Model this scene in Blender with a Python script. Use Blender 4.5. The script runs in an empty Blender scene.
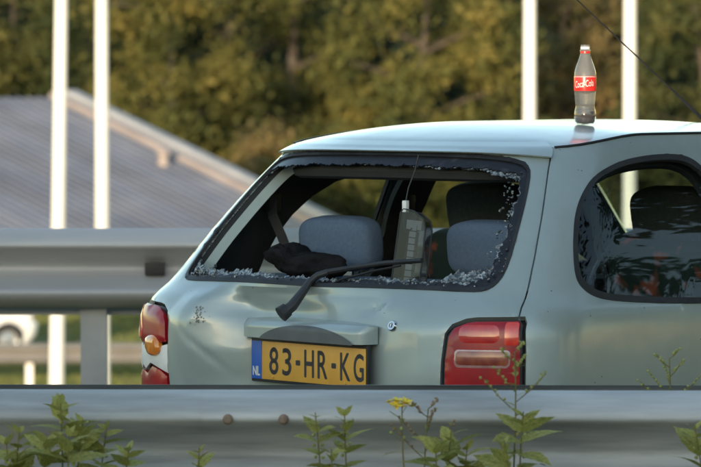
import bpy, bmesh, math, random
import numpy as np
from mathutils import Vector, Matrix
from mathutils.geometry import delaunay_2d_cdt
R = math.radians
scene = bpy.context.scene
col = scene.collection
random.seed(7); np.random.seed(7)

# ------------------------------------------------------------------ camera, sky, sun, exposure
CAM_H, FPX, YH = 1.62, 4485.0, 60.0            # eye height, focal length in photo pixels, horizon row
cd = bpy.data.cameras.new('camera'); cam = bpy.data.objects.new('camera', cd); col.objects.link(cam)
pitch = math.atan((233.5 - YH) / FPX)
cam.location = (0, 0, CAM_H); cam.rotation_euler = (math.pi / 2 - pitch, 0, 0)
cd.sensor_width = 36; cd.lens = FPX * 36 / 701
cd.clip_start = 0.1; cd.clip_end = 3000
cd.dof.use_dof = True; cd.dof.focus_distance = 12.5; cd.dof.aperture_fstop = 8.0
scene.camera = cam
SUN_EL, SUN_AZ = R(6.0), R(14.0)              # low evening sun behind the camera, a little to the left
world = bpy.data.worlds.new('World'); scene.world = world; world.use_nodes = True
wn = world.node_tree.nodes; wl = world.node_tree.links
sky = wn.new('ShaderNodeTexSky'); sky.sky_type = 'NISHITA'; sky.sun_disc = False
sky.sun_elevation = SUN_EL
sv = Vector((-math.sin(SUN_AZ) * math.cos(SUN_EL), -math.cos(SUN_AZ) * math.cos(SUN_EL), math.sin(SUN_EL)))
sky.sun_rotation = math.atan2(sv.x, sv.y)
sky.air_density = 1.0; sky.dust_density = 0.4
wl.new(sky.outputs[0], wn['Background'].inputs[0]); wn['Background'].inputs[1].default_value = 0.15
sl = bpy.data.lights.new('sun', 'SUN'); so = bpy.data.objects.new('sun', sl); col.objects.link(so)
sl.energy = 2.0; sl.angle = R(0.6); sl.color = (1.0, 0.80, 0.56)
so.rotation_euler = sv.to_track_quat('Z', 'Y').to_euler()
vs = scene.view_settings
vs.view_transform = 'Standard'; vs.look = 'None'; vs.gamma = 1; vs.use_curve_mapping = False; vs.exposure = 1.85

# ------------------------------------------------------------------ helpers
def tag(o, label=None, cat=None, group=None, kind=None):
    if label: o['label'] = label
    if cat: o['category'] = cat
    if group: o['group'] = group
    if kind: o['kind'] = kind
    return o
def empty(name, loc=(0, 0, 0), rz=0.0):
    o = bpy.data.objects.new(name, None); col.objects.link(o)
    o.location = loc; o.rotation_euler = (0, 0, rz); o.empty_display_size = .1
    return o
def link(name, me, mat, parent=None, smooth=True, sharp=35):
    if mat is not None and not me.materials: me.materials.append(mat)
    if smooth:
        for p in me.polygons: p.use_smooth = True
        if sharp: me.set_sharp_from_angle(angle=R(sharp))
    o = bpy.data.objects.new(name, me); col.objects.link(o); o.parent = parent
    return o
def mesh(name, v, f):
    me = bpy.data.meshes.new(name); me.from_pydata([tuple(map(float, p)) for p in v], [], [tuple(map(int, q)) for q in f]); me.update()
    return me
class MB:
    def __init__(s): s.v = []; s.f = []
    def add(s, v, f):
        b = len(s.v); s.v += [tuple(p) for p in v]; s.f += [tuple(i + b for i in q) for q in f]; return s
    def box(s, lo, hi, M=None):
        x0, y0, z0 = lo; x1, y1, z1 = hi
        v = [(x0,y0,z0),(x1,y0,z0),(x1,y1,z0),(x0,y1,z0),(x0,y0,z1),(x1,y0,z1),(x1,y1,z1),(x0,y1,z1)]
        if M: v = [M @ Vector(p) for p in v]
        return s.add(v, [(0,3,2,1),(4,5,6,7),(0,1,5,4),(1,2,6,5),(2,3,7,6),(3,0,4,7)])
    def tube(s, pts, rad, n=8, caps=True, flat=1.0):
        pts = [Vector(p) for p in pts]; m = len(pts)
        rs = rad if isinstance(rad, (list, tuple)) else [rad] * m
        v = []; f = []; prev = None
        for i, p in enumerate(pts):
            t = (pts[min(i+1, m-1)] - pts[max(i-1, 0)]).normalized()
            if prev is None:
                a = Vector((0,0,1)) if abs(t.z) < .9 else Vector((1,0,0))
                x = t.cross(a).normalized()
            else:
                x = (prev - t * prev.dot(t)).normalized()
            prev = x; y = t.cross(x)
            for k in range(n):
                an = 2 * math.pi * k / n
                v.append(p + (x * math.cos(an) + y * math.sin(an) * flat) * rs[i])
        for i in range(m - 1):
            for k in range(n):
                a = i*n + k; b = i*n + (k+1) % n
                f.append((a, b, b + n, a + n))
        if caps: f.append(tuple(range(n))[::-1]); f.append(tuple(range((m-1)*n, m*n)))
        return s.add(v, f)
    def lathe(s, prof, n=24, M=None):
        v = []; f = []; m = len(prof)
        for r, z in prof:
            for k in range(n):
                a = 2*math.pi*k/n; p = Vector((r*math.cos(a), r*math.sin(a), z)); v.append(M @ p if M else p)
        for i in range(m-1):
            for k in range(n): f.append((i*n+k, i*n+(k+1)%n, (i+1)*n+(k+1)%n, (i+1)*n+k))
        return s.add(v, f)
    def sweep(s, prof, x0, x1):     # profile (y, z) swept along x
        n = len(prof); v = [(x0, y, z) for y, z in prof] + [(x1, y, z) for y, z in prof]
        return s.add(v, [(i, i+n, i+n+1, i+1) for i in range(n-1)])
    def mesh(s, name): return mesh(name, s.v, s.f)
    def obj(s, name, mat, parent=None, smooth=True, sharp=35): return link(name, s.mesh(name), mat, parent, smooth, sharp)
def bevelbox(name, lo, hi, mat, parent, bev=.01, seg=2, M=None):
    me = MB().box(lo, hi).mesh(name); bm = bmesh.new(); bm.from_mesh(me)
    bmesh.ops.bevel(bm, geom=bm.edges[:], offset=bev, segments=seg, profile=.6, affect='EDGES')
    if M: bmesh.ops.transform(bm, matrix=M, verts=bm.verts)
    bm.to_mesh(me); bm.free()
    return link(name, me, mat, parent)
def superell(name, c, size, mat, parent, e=.5, M=None, n=20):
    v = []; f = []; sg = lambda a, p: math.copysign(abs(a) ** p, a)
    for i in range(n + 1):
        ph = -math.pi/2 + math.pi*i/n
        for k in range(2*n):
            th = math.pi*k/n
            p = Vector((size[0]*sg(math.cos(ph), e)*sg(math.cos(th), e), size[1]*sg(math.cos(ph), e)*sg(math.sin(th), e), size[2]*sg(math.sin(ph), e)))
            if M: p = M @ p
            v.append(p + Vector(c))
    for i in range(n):
        for k in range(2*n): f.append((i*2*n+k, i*2*n+(k+1)%(2*n), (i+1)*2*n+(k+1)%(2*n), (i+1)*2*n+k))
    return link(name, mesh(name, v, f), mat, parent, sharp=0)
def copy_tree(o, parent=None):
    c = o.copy(); col.objects.link(c); c.parent = parent
    for ch in list(o.children): copy_tree(ch, c)
    return c
def wpt(px, py, d):                             # a world point seen at a photo pixel at distance d along y
    a = (px - 350.5) / FPX; b = (233.5 - py) / FPX; c, s_ = math.cos(pitch), math.sin(pitch)
    dy = c + b * s_; dz = -s_ + b * c
    return Vector((a * d / dy, d, CAM_H + dz * d / dy))

# ------------------------------------------------------------------ materials
def new_mat(name):
    m = bpy.data.materials.new(name); m.use_nodes = True
    return m, m.node_tree.nodes, m.node_tree.links, m.node_tree.nodes['Principled BSDF']
def pmat(name, c1, c2=None, rough=.6, metal=0, scale=6, detail=4, bump=0, bscale=40, coat=0, spec=.5, coords='Object', rvar=0, objrand=0, stretch=None, c3=None, lo=.35, hi=.65, sheen=0):
    m, n, l, b = new_mat(name)
    b.inputs['Roughness'].default_value = rough; b.inputs['Metallic'].default_value = metal
    b.inputs['Specular IOR Level'].default_value = spec
    b.inputs['Coat Weight'].default_value = coat; b.inputs['Coat Roughness'].default_value = .05
    tc = n.new('ShaderNodeTexCoord'); src = tc.outputs[coords]
    if stretch:
        mp = n.new('ShaderNodeMapping'); mp.inputs['Scale'].default_value = stretch; l.new(src, mp.inputs[0]); src = mp.outputs[0]
    tn = n.new('ShaderNodeTexNoise'); tn.inputs['Scale'].default_value = scale; tn.inputs['Detail'].default_value = detail
    l.new(src, tn.inputs['Vector'])
    rp = n.new('ShaderNodeValToRGB'); rp.color_ramp.elements[0].position = lo; rp.color_ramp.elements[1].position = hi
    rp.color_ramp.elements[0].color = (*c1, 1); rp.color_ramp.elements[1].color = (*(c2 or c1), 1)
    if c3:
        e = rp.color_ramp.elements.new((lo + hi) / 2); e.color = (*c3, 1)
    l.new(tn.outputs[0], rp.inputs[0]); out = rp.outputs[0]
    if objrand:
        oi = n.new('ShaderNodeObjectInfo'); hs = n.new('ShaderNodeHueSaturation')
        mr = n.new('ShaderNodeMapRange'); mr.inputs[3].default_value = 1 - objrand; mr.inputs[4].default_value = 1 + objrand
        l.new(oi.outputs['Random'], mr.inputs[0]); l.new(mr.outputs[0], hs.inputs['Value']); l.new(out, hs.inputs['Color']); out = hs.outputs[0]
    l.new(out, b.inputs['Base Color'])
    if rvar:
        mr = n.new('ShaderNodeMapRange'); mr.inputs[3].default_value = rough - rvar; mr.inputs[4].default_value = rough + rvar
        l.new(tn.outputs[0], mr.inputs[0]); l.new(mr.outputs[0], b.inputs['Roughness'])
    if bump:
        t2 = n.new('ShaderNodeTexNoise'); t2.inputs['Scale'].default_value = bscale; t2.inputs['Detail'].default_value = 3; l.new(src, t2.inputs['Vector'])
        bp = n.new('ShaderNodeBump'); bp.inputs['Strength'].default_value = bump; bp.inputs['Distance'].default_value = .02
        l.new(t2.outputs[0], bp.inputs['Height']); l.new(bp.outputs[0], b.inputs['Normal'])
    return m
def glass_mat(name, tint, refl=1.0, ior=1.45, rough=0.0, haze=0.0, hazecol=(.6,.65,.65)):
    m, n, l, b = new_mat(name); n.remove(b)
    out = n['Material Output']; tr = n.new('ShaderNodeBsdfTransparent'); tr.inputs[0].default_value = (*tint, 1)
    gl = n.new('ShaderNodeBsdfGlossy'); gl.inputs['Roughness'].default_value = rough
    fr = n.new('ShaderNodeFresnel'); ge = n.new('ShaderNodeNewGeometry'); io = n.new('ShaderNodeMapRange')
    io.inputs[3].default_value = ior; io.inputs[4].default_value = 1/ior; l.new(ge.outputs['Backfacing'], io.inputs[0]); l.new(io.outputs[0], fr.inputs[0])   # thin sheet: same reflectance from either side
    mu = n.new('ShaderNodeMath'); mu.operation = 'MULTIPLY'; mu.inputs[1].default_value = refl; l.new(fr.outputs[0], mu.inputs[0])
    mx = n.new('ShaderNodeMixShader'); l.new(mu.outputs[0], mx.inputs[0]); l.new(gl.outputs[0], mx.inputs[2])
    if haze:
        df = n.new('ShaderNodeBsdfDiffuse'); df.inputs[0].default_value = (*hazecol, 1)
        m2 = n.new('ShaderNodeMixShader'); m2.inputs[0].default_value = haze; l.new(tr.outputs[0], m2.inputs[1]); l.new(df.outputs[0], m2.inputs[2]); l.new(m2.outputs[0], mx.inputs[1])
    else: l.new(tr.outputs[0], mx.inputs[1])
    l.new(mx.outputs[0], out.inputs[0])
    return m
def paint_mat(name, base, dirt, metal=.3):
    m, n, l, b = new_mat(name)
    b.inputs['Metallic'].default_value = metal; b.inputs['Roughness'].default_value = .42
    b.inputs['Coat Weight'].default_value = .85; b.inputs['Coat Roughness'].default_value = .09
    tc = n.new('ShaderNodeTexCoord')
    t = n.new('ShaderNodeTexNoise'); t.inputs['Scale'].default_value = 5; t.inputs['Detail'].default_value = 8; t.inputs['Roughness'].default_value = .65
    l.new(tc.outputs['Object'], t.inputs['Vector'])
    rp = n.new('ShaderNodeValToRGB'); rp.color_ramp.elements[0].position = .40; rp.color_ramp.elements[1].position = .78
    rp.color_ramp.elements[0].color = (0,0,0,1); rp.color_ramp.elements[1].color = (.55,.55,.55,1); l.new(t.outputs[0], rp.inputs[0])
    mx = n.new('ShaderNodeMix'); mx.data_type = 'RGBA'; mx.inputs[6].default_value = (*base, 1); mx.inputs[7].default_value = (*dirt, 1)
    l.new(rp.outputs[0], mx.inputs[0])
    # fine specks of grime and stone chips
    v = n.new('ShaderNodeTexVoronoi'); v.inputs['Scale'].default_value = 42; l.new(tc.outputs['Object'], v.inputs['Vector'])
    t3 = n.new('ShaderNodeTexNoise'); t3.inputs['Scale'].default_value = 9; l.new(tc.outputs['Object'], t3.inputs['Vector'])
    c1 = n.new('ShaderNodeMath'); c1.operation = 'LESS_THAN'; c1.inputs[1].default_value = .09; l.new(v.outputs['Distance'], c1.inputs[0])
    c2 = n.new('ShaderNodeMath'); c2.operation = 'GREATER_THAN'; c2.inputs[1].default_value = .62; l.new(t3.outputs[0], c2.inputs[0])
    c3 = n.new('ShaderNodeMath'); c3.operation = 'MULTIPLY'; l.new(c1.outputs[0], c3.inputs[0]); l.new(c2.outputs[0], c3.inputs[1])
    m2 = n.new('ShaderNodeMix'); m2.data_type = 'RGBA'; l.new(c3.outputs[0], m2.inputs[0]); l.new(mx.outputs[2], m2.inputs[6]); m2.inputs[7].default_value = (.09,.085,.07,1)
    l.new(m2.outputs[2], b.inputs['Base Color'])
    mr = n.new('ShaderNodeMapRange'); mr.inputs[3].default_value = .34; mr.inputs[4].default_value = .55; l.new(t.outputs[0], mr.inputs[0]); l.new(mr.outputs[0], b.inputs['Roughness'])
    m3 = n.new('ShaderNodeMapRange'); m3.inputs[3].default_value = .05; m3.inputs[4].default_value = .2; l.new(t.outputs[0], m3.inputs[0]); l.new(m3.outputs[0], b.inputs['Coat Roughness'])
    t2 = n.new('ShaderNodeTexNoise'); t2.inputs['Scale'].default_value = 3.5; t2.inputs['Detail'].default_value = 2; l.new(tc.outputs['Object'], t2.inputs['Vector'])
    bp = n.new('ShaderNodeBump'); bp.inputs['Strength'].default_value = .12; bp.inputs['Distance'].default_value = .02; l.new(t2.outputs[0], bp.inputs['Height'])
    l.new(bp.outputs[0], b.inputs['Normal']); l.new(bp.outputs[0], b.inputs['Coat Normal'])
    return m
M = {}
M['paint'] = paint_mat('green_grey_paint', (.345,.405,.395), (.27,.31,.29))
M['white_paint'] = paint_mat('white_paint', (.75,.75,.75), (.6,.6,.57), .0)
M['rubber'] = pmat('black_rubber', (.012,.012,.013), (.022,.022,.023), rough=.55, scale=12)
M['trim'] = pmat('dark_trim', (.024,.026,.028), (.036,.038,.040), rough=.7, scale=9)
M['headliner'] = pmat('headliner', (.03,.031,.032), (.04,.041,.042), rough=.9, scale=9)
M['plastic_grey'] = pmat('grey_plastic', (.07,.08,.09), (.09,.10,.11), rough=.5, scale=20)
M['seat_blue'] = pmat('blue_grey_fabric', (.085,.125,.185), (.105,.145,.205), rough=.95, scale=120, bump=.15, bscale=400)
M['seat_dark'] = pmat('patterned_fabric', (.028,.052,.046), (.42,.11,.07), rough=.95, scale=13, detail=2, lo=.55, hi=.66)
M['seat_headrest'] = pmat('dark_grey_fabric', (.05,.062,.065), (.07,.08,.082), rough=.95, scale=90)
M['glass'] = glass_mat('tinted_side_glass', (.62,.70,.69), refl=1.05)
M['screen'] = glass_mat('windscreen_glass', (.80,.86,.85))
M['tyre'] = pmat('tyre_rubber', (.02,.02,.02), (.035,.034,.033), rough=.85, scale=15)
M['rim'] = pmat('wheel_metal', (.35,.36,.37), (.45,.46,.47), rough=.4, metal=.7)
M['red_lens'] = pmat('red_lens', (.26,.006,.012), (.36,.010,.014), rough=.28, scale=14, coat=.2)
M['red_bright'] = pmat('bright_red_lens', (.62,.022,.012), (.75,.05,.018), rough=.2, scale=25, coat=1)
M['amber'] = pmat('amber_lens', (.62,.16,.012), (.75,.26,.02), rough=.2, scale=30, coat=1)
M['red_mid'] = pmat('mid_red_lens', (.40,.010,.012), (.58,.03,.016), rough=.2, scale=22, coat=1)
M['amber_dim'] = pmat('dim_amber_lens', (.16,.022,.022), (.34,.10,.05), rough=.25, scale=16, detail=2, coat=.6)
M['clear_lens'] = pmat('clear_lens', (.34,.17,.17), (.46,.28,.27), rough=.15, scale=30, coat=1)
M['white_plastic'] = pmat('white_plastic', (.70,.69,.66), (.78,.77,.75), rough=.4, scale=20)
M['chrome'] = pmat('chrome', (.6,.6,.6), (.7,.7,.7), rough=.15, metal=1)
M['plate'] = pmat('plate_yellow', (.60,.31,.045), (.68,.36,.055), rough=.4, scale=14)
M['plate_blue'] = pmat('plate_blue', (.012,.09,.42), (.02,.11,.46), rough=.4)
M['plate_ink'] = pmat('plate_ink', (.04,.04,.045), (.055,.055,.06), rough=.45)
M['bag'] = pmat('black_cloth', (.006,.006,.0065), (.012,.011,.012), rough=.9, scale=25, bump=.6, bscale=30, spec=.2)
M['paper'] = pmat('white_paper', (.72,.72,.70), (.8,.8,.78), rough=.8)
M['galv'] = pmat('galvanised_steel', (.24,.24,.23), (.54,.535,.52), rough=.62, metal=.25, scale=3.2, detail=8, bump=.05, bscale=60, rvar=.1, stretch=(.5,1,6), c3=(.39,.39,.38))
M['galv_far'] = pmat('weathered_steel', (.36,.36,.365), (.48,.47,.465), rough=.55, metal=.25, scale=1.6, detail=7, stretch=(.4,1,5), rvar=.08)
M['galv_sun'] = pmat('sunlit_old_steel', (.15,.14,.13), (.21,.20,.185), rough=.7, metal=.1, scale=1.2, detail=6)
M['galv_post'] = pmat('galvanised_post', (.27,.29,.31), (.36,.38,.40), rough=.5, metal=.4, scale=4, detail=6)
M['rust'] = pmat('rusty_bolt', (.15,.10,.07), (.24,.17,.12), rough=.8, scale=60)
M['reflector'] = pmat('dark_reflector', (.018,.016,.014), (.04,.035,.03), rough=.6)
M['pole'] = pmat('white_pole_paint', (.66,.65,.61), (.78,.77,.74), rough=.5, scale=1.5, stretch=(3,3,.3))
M['asphalt'] = pmat('asphalt', (.04,.04,.042), (.065,.064,.062), rough=.9, scale=3, detail=9, bump=.4, bscale=180)
M['marking'] = pmat('road_marking', (.55,.55,.53), (.72,.72,.7), rough=.7, scale=8)
M['grass'] = pmat('grass_ground', (.055,.075,.018), (.135,.12,.035), rough=.95, scale=.8, detail=9, bump=.8, bscale=9, c3=(.085,.105,.022))
M['grass_blade'] = pmat('grass_blades', (.06,.10,.02), (.20,.18,.05), rough=.9, scale=1.4, detail=5)
M['roof_metal'] = pmat('grey_roof_sheet', (.115,.125,.155), (.165,.175,.21), rough=.6, metal=.0, scale=.7, detail=6, objrand=.2)
M['roof_cap'] = pmat('pale_roof_cap', (.25,.205,.185), (.32,.27,.25), rough=.6, scale=1)
M['roof_edge'] = pmat('white_roof_edge', (.24,.25,.27), (.30,.31,.33), rough=.6, scale=1)
M['wall'] = pmat('rendered_wall', (.36,.33,.29), (.44,.41,.37), rough=.9, scale=2)
M['pane'] = pmat('dark_pane', (.02,.025,.03), (.03,.035,.04), rough=.08)
M['barrier'] = pmat('shade_wall_concrete', (.22,.22,.20), (.30,.29,.27), rough=.9, scale=2)
M['bark'] = pmat('bark', (.05,.04,.03), (.10,.08,.06), rough=.95, scale=5, bump=.5, bscale=20)
M['wire'] = M['rubber']
M['scuff'] = pmat('grime', (.17,.18,.16), (.24,.25,.22), rough=.9, scale=40)
def leaf_mat(name, a, b, c, scale=.5, trans=.3):
    m = pmat(name, a, b, rough=.7, scale=scale, detail=5, c3=c, coords='Object', objrand=.12, lo=.30, hi=.70, spec=.2)
    n = m.node_tree.nodes; l = m.node_tree.links; bs = n['Principled BSDF']
    src = bs.inputs['Base Color'].links[0].from_socket
    t = n.new('ShaderNodeBsdfTranslucent'); l.new(src, t.inputs[0])
    mx = n.new('ShaderNodeMixShader'); mx.inputs[0].default_value = trans
    l.new(bs.outputs[0], mx.inputs[1]); l.new(t.outputs[0], mx.inputs[2]); l.new(mx.outputs[0], n['Material Output'].inputs[0])
    return m
M['leaf_y'] = leaf_mat('yellowing_leaves', (.042,.058,.020), (.23,.185,.050), (.115,.115,.032))
M['leaf_g'] = leaf_mat('green_leaves', (.025,.040,.016), (.13,.120,.038), (.058,.070,.024))
M['leaf_d'] = leaf_mat('dark_leaves', (.008,.018,.014), (.032,.040,.024), (.016,.028,.018))
M['leaf_o'] = leaf_mat('russet_leaves', (.07,.068,.03), (.25,.17,.07), (.14,.115,.045))
M['weed'] = leaf_mat('weed_leaf', (.23,.25,.065), (.55,.47,.16), (.37,.36,.10), scale=14, trans=.35)
M['weed_stem'] = pmat('weed_stem', (.12,.12,.035), (.20,.16,.06), rough=.8, scale=20)
M['petal'] = pmat('yellow_petal', (.75,.55,.03), (.85,.65,.06), rough=.6, scale=30)
M['greenseed'] = pmat('green_seeds', (.20,.24,.06), (.36,.34,.12), rough=.9, scale=60)
M['seedhead'] = pmat('brown_seedhead', (.20,.12,.07), (.30,.20,.12), rough=.9, scale=60)
# bottle
M['pet'] = glass_mat('clear_bottle', (.93,.94,.94), refl=1.3, haze=.08, hazecol=(.85,.86,.88))
M['cola'] = pmat('cola', (.022,.008,.005), (.03,.011,.006), rough=.08)
M['label_red'] = pmat('red_label', (.72,.02,.018), (.78,.03,.025), rough=.28, scale=30)
# broken glass crumbs
def crumb_mat():
    m, n, l, b = new_mat('crazed_glass')
    b.inputs['Roughness'].default_value = .25; b.inputs['Coat Weight'].default_value = .6
    tc = n.new('ShaderNodeTexCoord'); v = n.new('ShaderNodeTexVoronoi'); v.inputs['Scale'].default_value = 120
    l.new(tc.outputs['Object'], v.inputs['Vector'])
    t = n.new('ShaderNodeTexNoise'); t.inputs['Scale'].default_value = 30; t.inputs['Detail'].default_value = 6; l.new(tc.outputs['Object'], t.inputs['Vector'])
    mu = n.new('ShaderNodeMath'); mu.operation = 'MULTIPLY'; l.new(v.outputs['Color'], mu.inputs[0]); l.new(t.outputs[0], mu.inputs[1])
    rp = n.new('ShaderNodeValToRGB'); rp.color_ramp.elements[0].position = .17; rp.color_ramp.elements[1].position = .48
    rp.color_ramp.elements[0].color = (.03,.035,.04,1); rp.color_ramp.elements[1].color = (.34,.38,.40,1)
    l.new(mu.outputs[0], rp.inputs[0]); l.new(rp.outputs[0], b.inputs['Base Color'])
    bp = n.new('ShaderNodeBump'); bp.inputs['Strength'].default_value = .7; bp.inputs['Distance'].default_value = .01; l.new(v.outputs['Distance'], bp.inputs['Height']); l.new(bp.outputs[0], b.inputs['Normal'])
    return m
M['crumb'] = crumb_mat()
M['black_glass'] = pmat('black_glass_border', (.012,.012,.016), (.05,.05,.058), rough=.3, scale=45, detail=6, lo=.55, hi=.8)

# ------------------------------------------------------------------ terrain and road
def pchip(xs, ys):
    xs = np.array(xs, float); ys = np.array(ys, float); h = np.diff(xs); d = np.diff(ys) / h; m = np.zeros(len(xs))
    for i in range(1, len(xs) - 1):
        if d[i-1] * d[i] > 0:
            a = 2*h[i] + h[i-1]; b = h[i] + 2*h[i-1]; m[i] = (a + b) / (a/d[i-1] + b/d[i])
    m[0] = d[0]; m[-1] = d[-1]
    def f(x):
        x = np.clip(np.asarray(x, float), xs[0], xs[-1]); i = np.clip(np.searchsorted(xs, x) - 1, 0, len(h) - 1); t = (x - xs[i]) / h[i]
        return (1+2*t)*(1-t)**2*ys[i] + t*(1-t)**2*h[i]*m[i] + t*t*(3-2*t)*ys[i+1] + t*t*(t-1)*h[i]*m[i+1]
    return f
GZ = pchip([-900,-9,-6,-3,16.0,16.8,17.2,18.6,22,30,40,69,92,105,140,2500], [-.3,-.1,-.05,-.02,-.02,0.0,.16,.2,-.6,-2.6,-3.5,-3.6,-3.65,-5.2,-5.4,-6])
ys_ = sorted(set([-900,-300,-80,-30,-12] + list(np.arange(-9,16,2.5)) + list(np.arange(16,24,.4)) + list(np.arange(24,110,2.)) + [115,125,140,170,220,300,500,900,1500,2500]))
xs_ = [-2500,-900,-400,-200,-120,-80,-60,-45,-35,-28,-22,-18,-14,-11,-8,-5,-2,1,4,7,10,14,18,22,28,35,45,60,80,120,200,400,900,2500]
gv = [(x, y, float(GZ(y)) + (0.05*math.sin(x*1.3+y*.7)*math.sin(y*.9-x*.4) if 24 < y < 200 else 0)) for y in ys_ for x in xs_]
nx = len(xs_); gf = [(j*nx+i, j*nx+i+1, (j+1)*nx+i+1, (j+1)*nx+i) for j in range(len(ys_)-1) for i in range(nx-1)]
tag(link('ground', mesh('ground', gv, gf), M['grass'], sharp=0), kind='structure')
tag(MB().box((-400,-4.5,-.4),(400,8.2,.004)).obj('near_carriageway', M['asphalt'], smooth=False), kind='structure')
tag(MB().box((-400,11.9,-.4),(400,16.6,.004)).obj('slip_road', M['asphalt'], smooth=False), kind='structure')
tag(MB().box((-400,7.55,.0),(400,7.7,.008)).obj('edge_line', M['marking'], smooth=False), kind='structure')
tag(MB().box((-400,16.1,.0),(400,16.25,.008)).obj('edge_line', M['marking'], smooth=False), kind='structure')

# ------------------------------------------------------------------ guardrails
WP = [(1.0,.0),(.99,.016),(.95,.042),(.90,.066),(.85,.082),(.80,.088),(.77,.086),(.735,.066),(.67,.036),(.60,.004),(.54,-.022),(.5,-.026)]
WP = [(-d, z*.31) for z, d in WP] + [(-d, (1-z)*.31) for z, d in WP[::-1][1:]]
def beam_mesh(name, x0, x1, side=1, th=.003):
    n = len(WP)
    prof = [(y*side, z) for y, z in WP]
    inner = [(y*side + th*side, z) for y, z in WP]
    loop = prof + inner[::-1]; k = len(loop)
    v = [(x0, y, z) for y, z in loop] + [(x1, y, z) for y, z in loop]
    f = [(i, (i+1) % k, (i+1) % k + k, i + k) for i in range(k)]
    if side > 0: f = [q[::-1] for q in f]
    f += [tuple(range(k)), tuple(range(k, 2*k))[::-1]]
    return mesh(name, v, f)
def bolt(parent, x, z, side, r=.013):
    b = MB(); Mx = Matrix.Translation((x, -.004*side if False else 0, z)) @ Matrix.Rotation(R(90)*side, 4, 'X')
    b.lathe([(0.0001, .012), (r*.6, .0115), (r, .006), (r*1.02, -.012)], 10, Mx)
    return b.obj('bolt', M['rust'], parent)
def guardrail(name, label, y0, ztop, ang, mat, sections, bolts, postxs, double=.18, group=None, low=False, postmat=None, gz=0.0):
    root = empty(name, (0, y0, ztop - .31), ang); tag(root, label, 'guardrail', group)
    for i, (a, b) in enumerate(sections):
        o = link('rail_beam', beam_mesh('rail_beam', a, b), mat, root, sharp=50)
        o.location.y = -.006 * (i % 2)
        if double:
            o2 = link('rail_beam', beam_mesh('rail_beam', a + .35, b + .35, -1), mat, root, sharp=50); o2.location.y = double + .0035*(i % 2)
    for (x, z, yy) in bolts:
        o = bolt(root, x, z, 1); o.location.y = yy
    for x in postxs:
        p = MB(); g = gz - (ztop - .31) - .3
        t = .05
        for (lo, hi) in (((x-t, .055, g), (x+t, .060, .26)), ((x-t, .060, g), (x-t+.005, .13, .26)), ((x+t-.005, .060, g), (x+t, .13, .26))): p.box(lo, hi)
        p.obj('post', postmat or mat, root, smooth=False)
        s = MB().box((x-.03, .0305, .10), (x+.03, .0545, .21)); s.obj('spacer', postmat or mat, root, smooth=False)
    if low:
        MB().box((-45, .132, -.035), (60, .155, -.005)).obj('lower_bar', M['galv_post'], root, smooth=False)
    return root
near_ang = -R(1.2)
secs = [(-8.42+i*4.0, -8.42+i*4.0+4.30) for i in range(6)]
# joint positions follow the photograph: one overlap right of the number plate
secs = [(-12.1,-7.8),(-8.1,-3.8),(-4.1,-.06),(-.36,4.24),(3.94,8.24),(7.94,12.2)]
nb = []
for jx in (-4.0,-.25,4.05):
    for dz in (.245,.065):
        for dx in (-.045,.09): nb.append((jx+dx, dz, -.093))
guardrail('near_guardrail', 'grey galvanised W-beam guardrail in front of the dented hatchback, weeds growing before it', 10.93, .815, near_ang, M['galv'], secs, nb, [-9.6,-5.6,-1.6,2.4,6.4,10.4], double=.17, postmat=M['galv_post'])
fb = []
fr = guardrail('far_guardrail', 'taller weathered guardrail across the road beyond the hatchback with square grey post', 17.45, .965, 0, M['galv_far'], [(-14.3,-10.0),(-10.3,-6.0),(-6.3,-2.0),(-2.3,2.0),(1.7,6.0),(5.7,10.0)], fb, [-9.0,-5.0,-1.005,2.995,6.995], double=0, low=True, postmat=M['galv_post'])
bevelbox('reflector', (-.80,-.032,.128), (-.722,-.006,.178), M['reflector'], fr, .004)
lower = guardrail('lower_guardrail', 'low distant guardrail on the grass beside the white hatchback', 69, -2.74, R(.6), M['galv_sun'], [(-20,-11.6),(-12,-3.6),(-4,4.4),(4,12.4)], [], [-15,-11.1,-4.95,-.95,3.05,7.05], double=0, postmat=M['pole'], gz=-3.6)

# ------------------------------------------------------------------ car body surface: plan loops stacked by height
RF = pchip([.15,.25,.40,.50,.58,.62,.75,.86,.92,.96,1.15,1.33,1.37,1.42],[.16,.06,-.03,-.045,-.03,.005,.0,.005,.04,.09,.25,.405,.447,.52])
HW = pchip([.15,.25,.40,.55,.70,.85,.905,.95,1.05,1.2,1.33,1.38,1.42],[.68,.74,.78,.79,.79,.785,.779,.758,.722,.652,.573,.541,.51])
FF = pchip([.15,.25,.45,.60,.75,.85,.93,.97,1.05,1.2,1.33,1.38,1.42],[3.55,3.62,3.72,3.70,3.62,3.36,2.95,2.78,2.64,2.38,2.12,2.0,1.9])
A0, N0, M0, HW0, B0 = .45, 3.6, 2.5, .77, .7
th_ = np.linspace(0, np.pi/2, 400)
U1 = A0*(1-np.cos(th_)**(2/N0)); V1 = np.sin(th_)**(2/M0)
U3 = 3.7 - B0*(1-np.cos(th_[::-1])**(2/2.6)); V3 = np.sin(th_[::-1])**(2/2.6)
UU = np.concatenate([U1, np.linspace(A0, 3.7-B0, 200)[1:-1], U3]); VV = np.concatenate([V1, np.ones(198), V3])
QQ = np.concatenate([[0], np.cumsum(np.hypot(np.diff(UU), np.diff(VV*HW0)))]); QMAX = float(QQ[-1])
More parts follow.
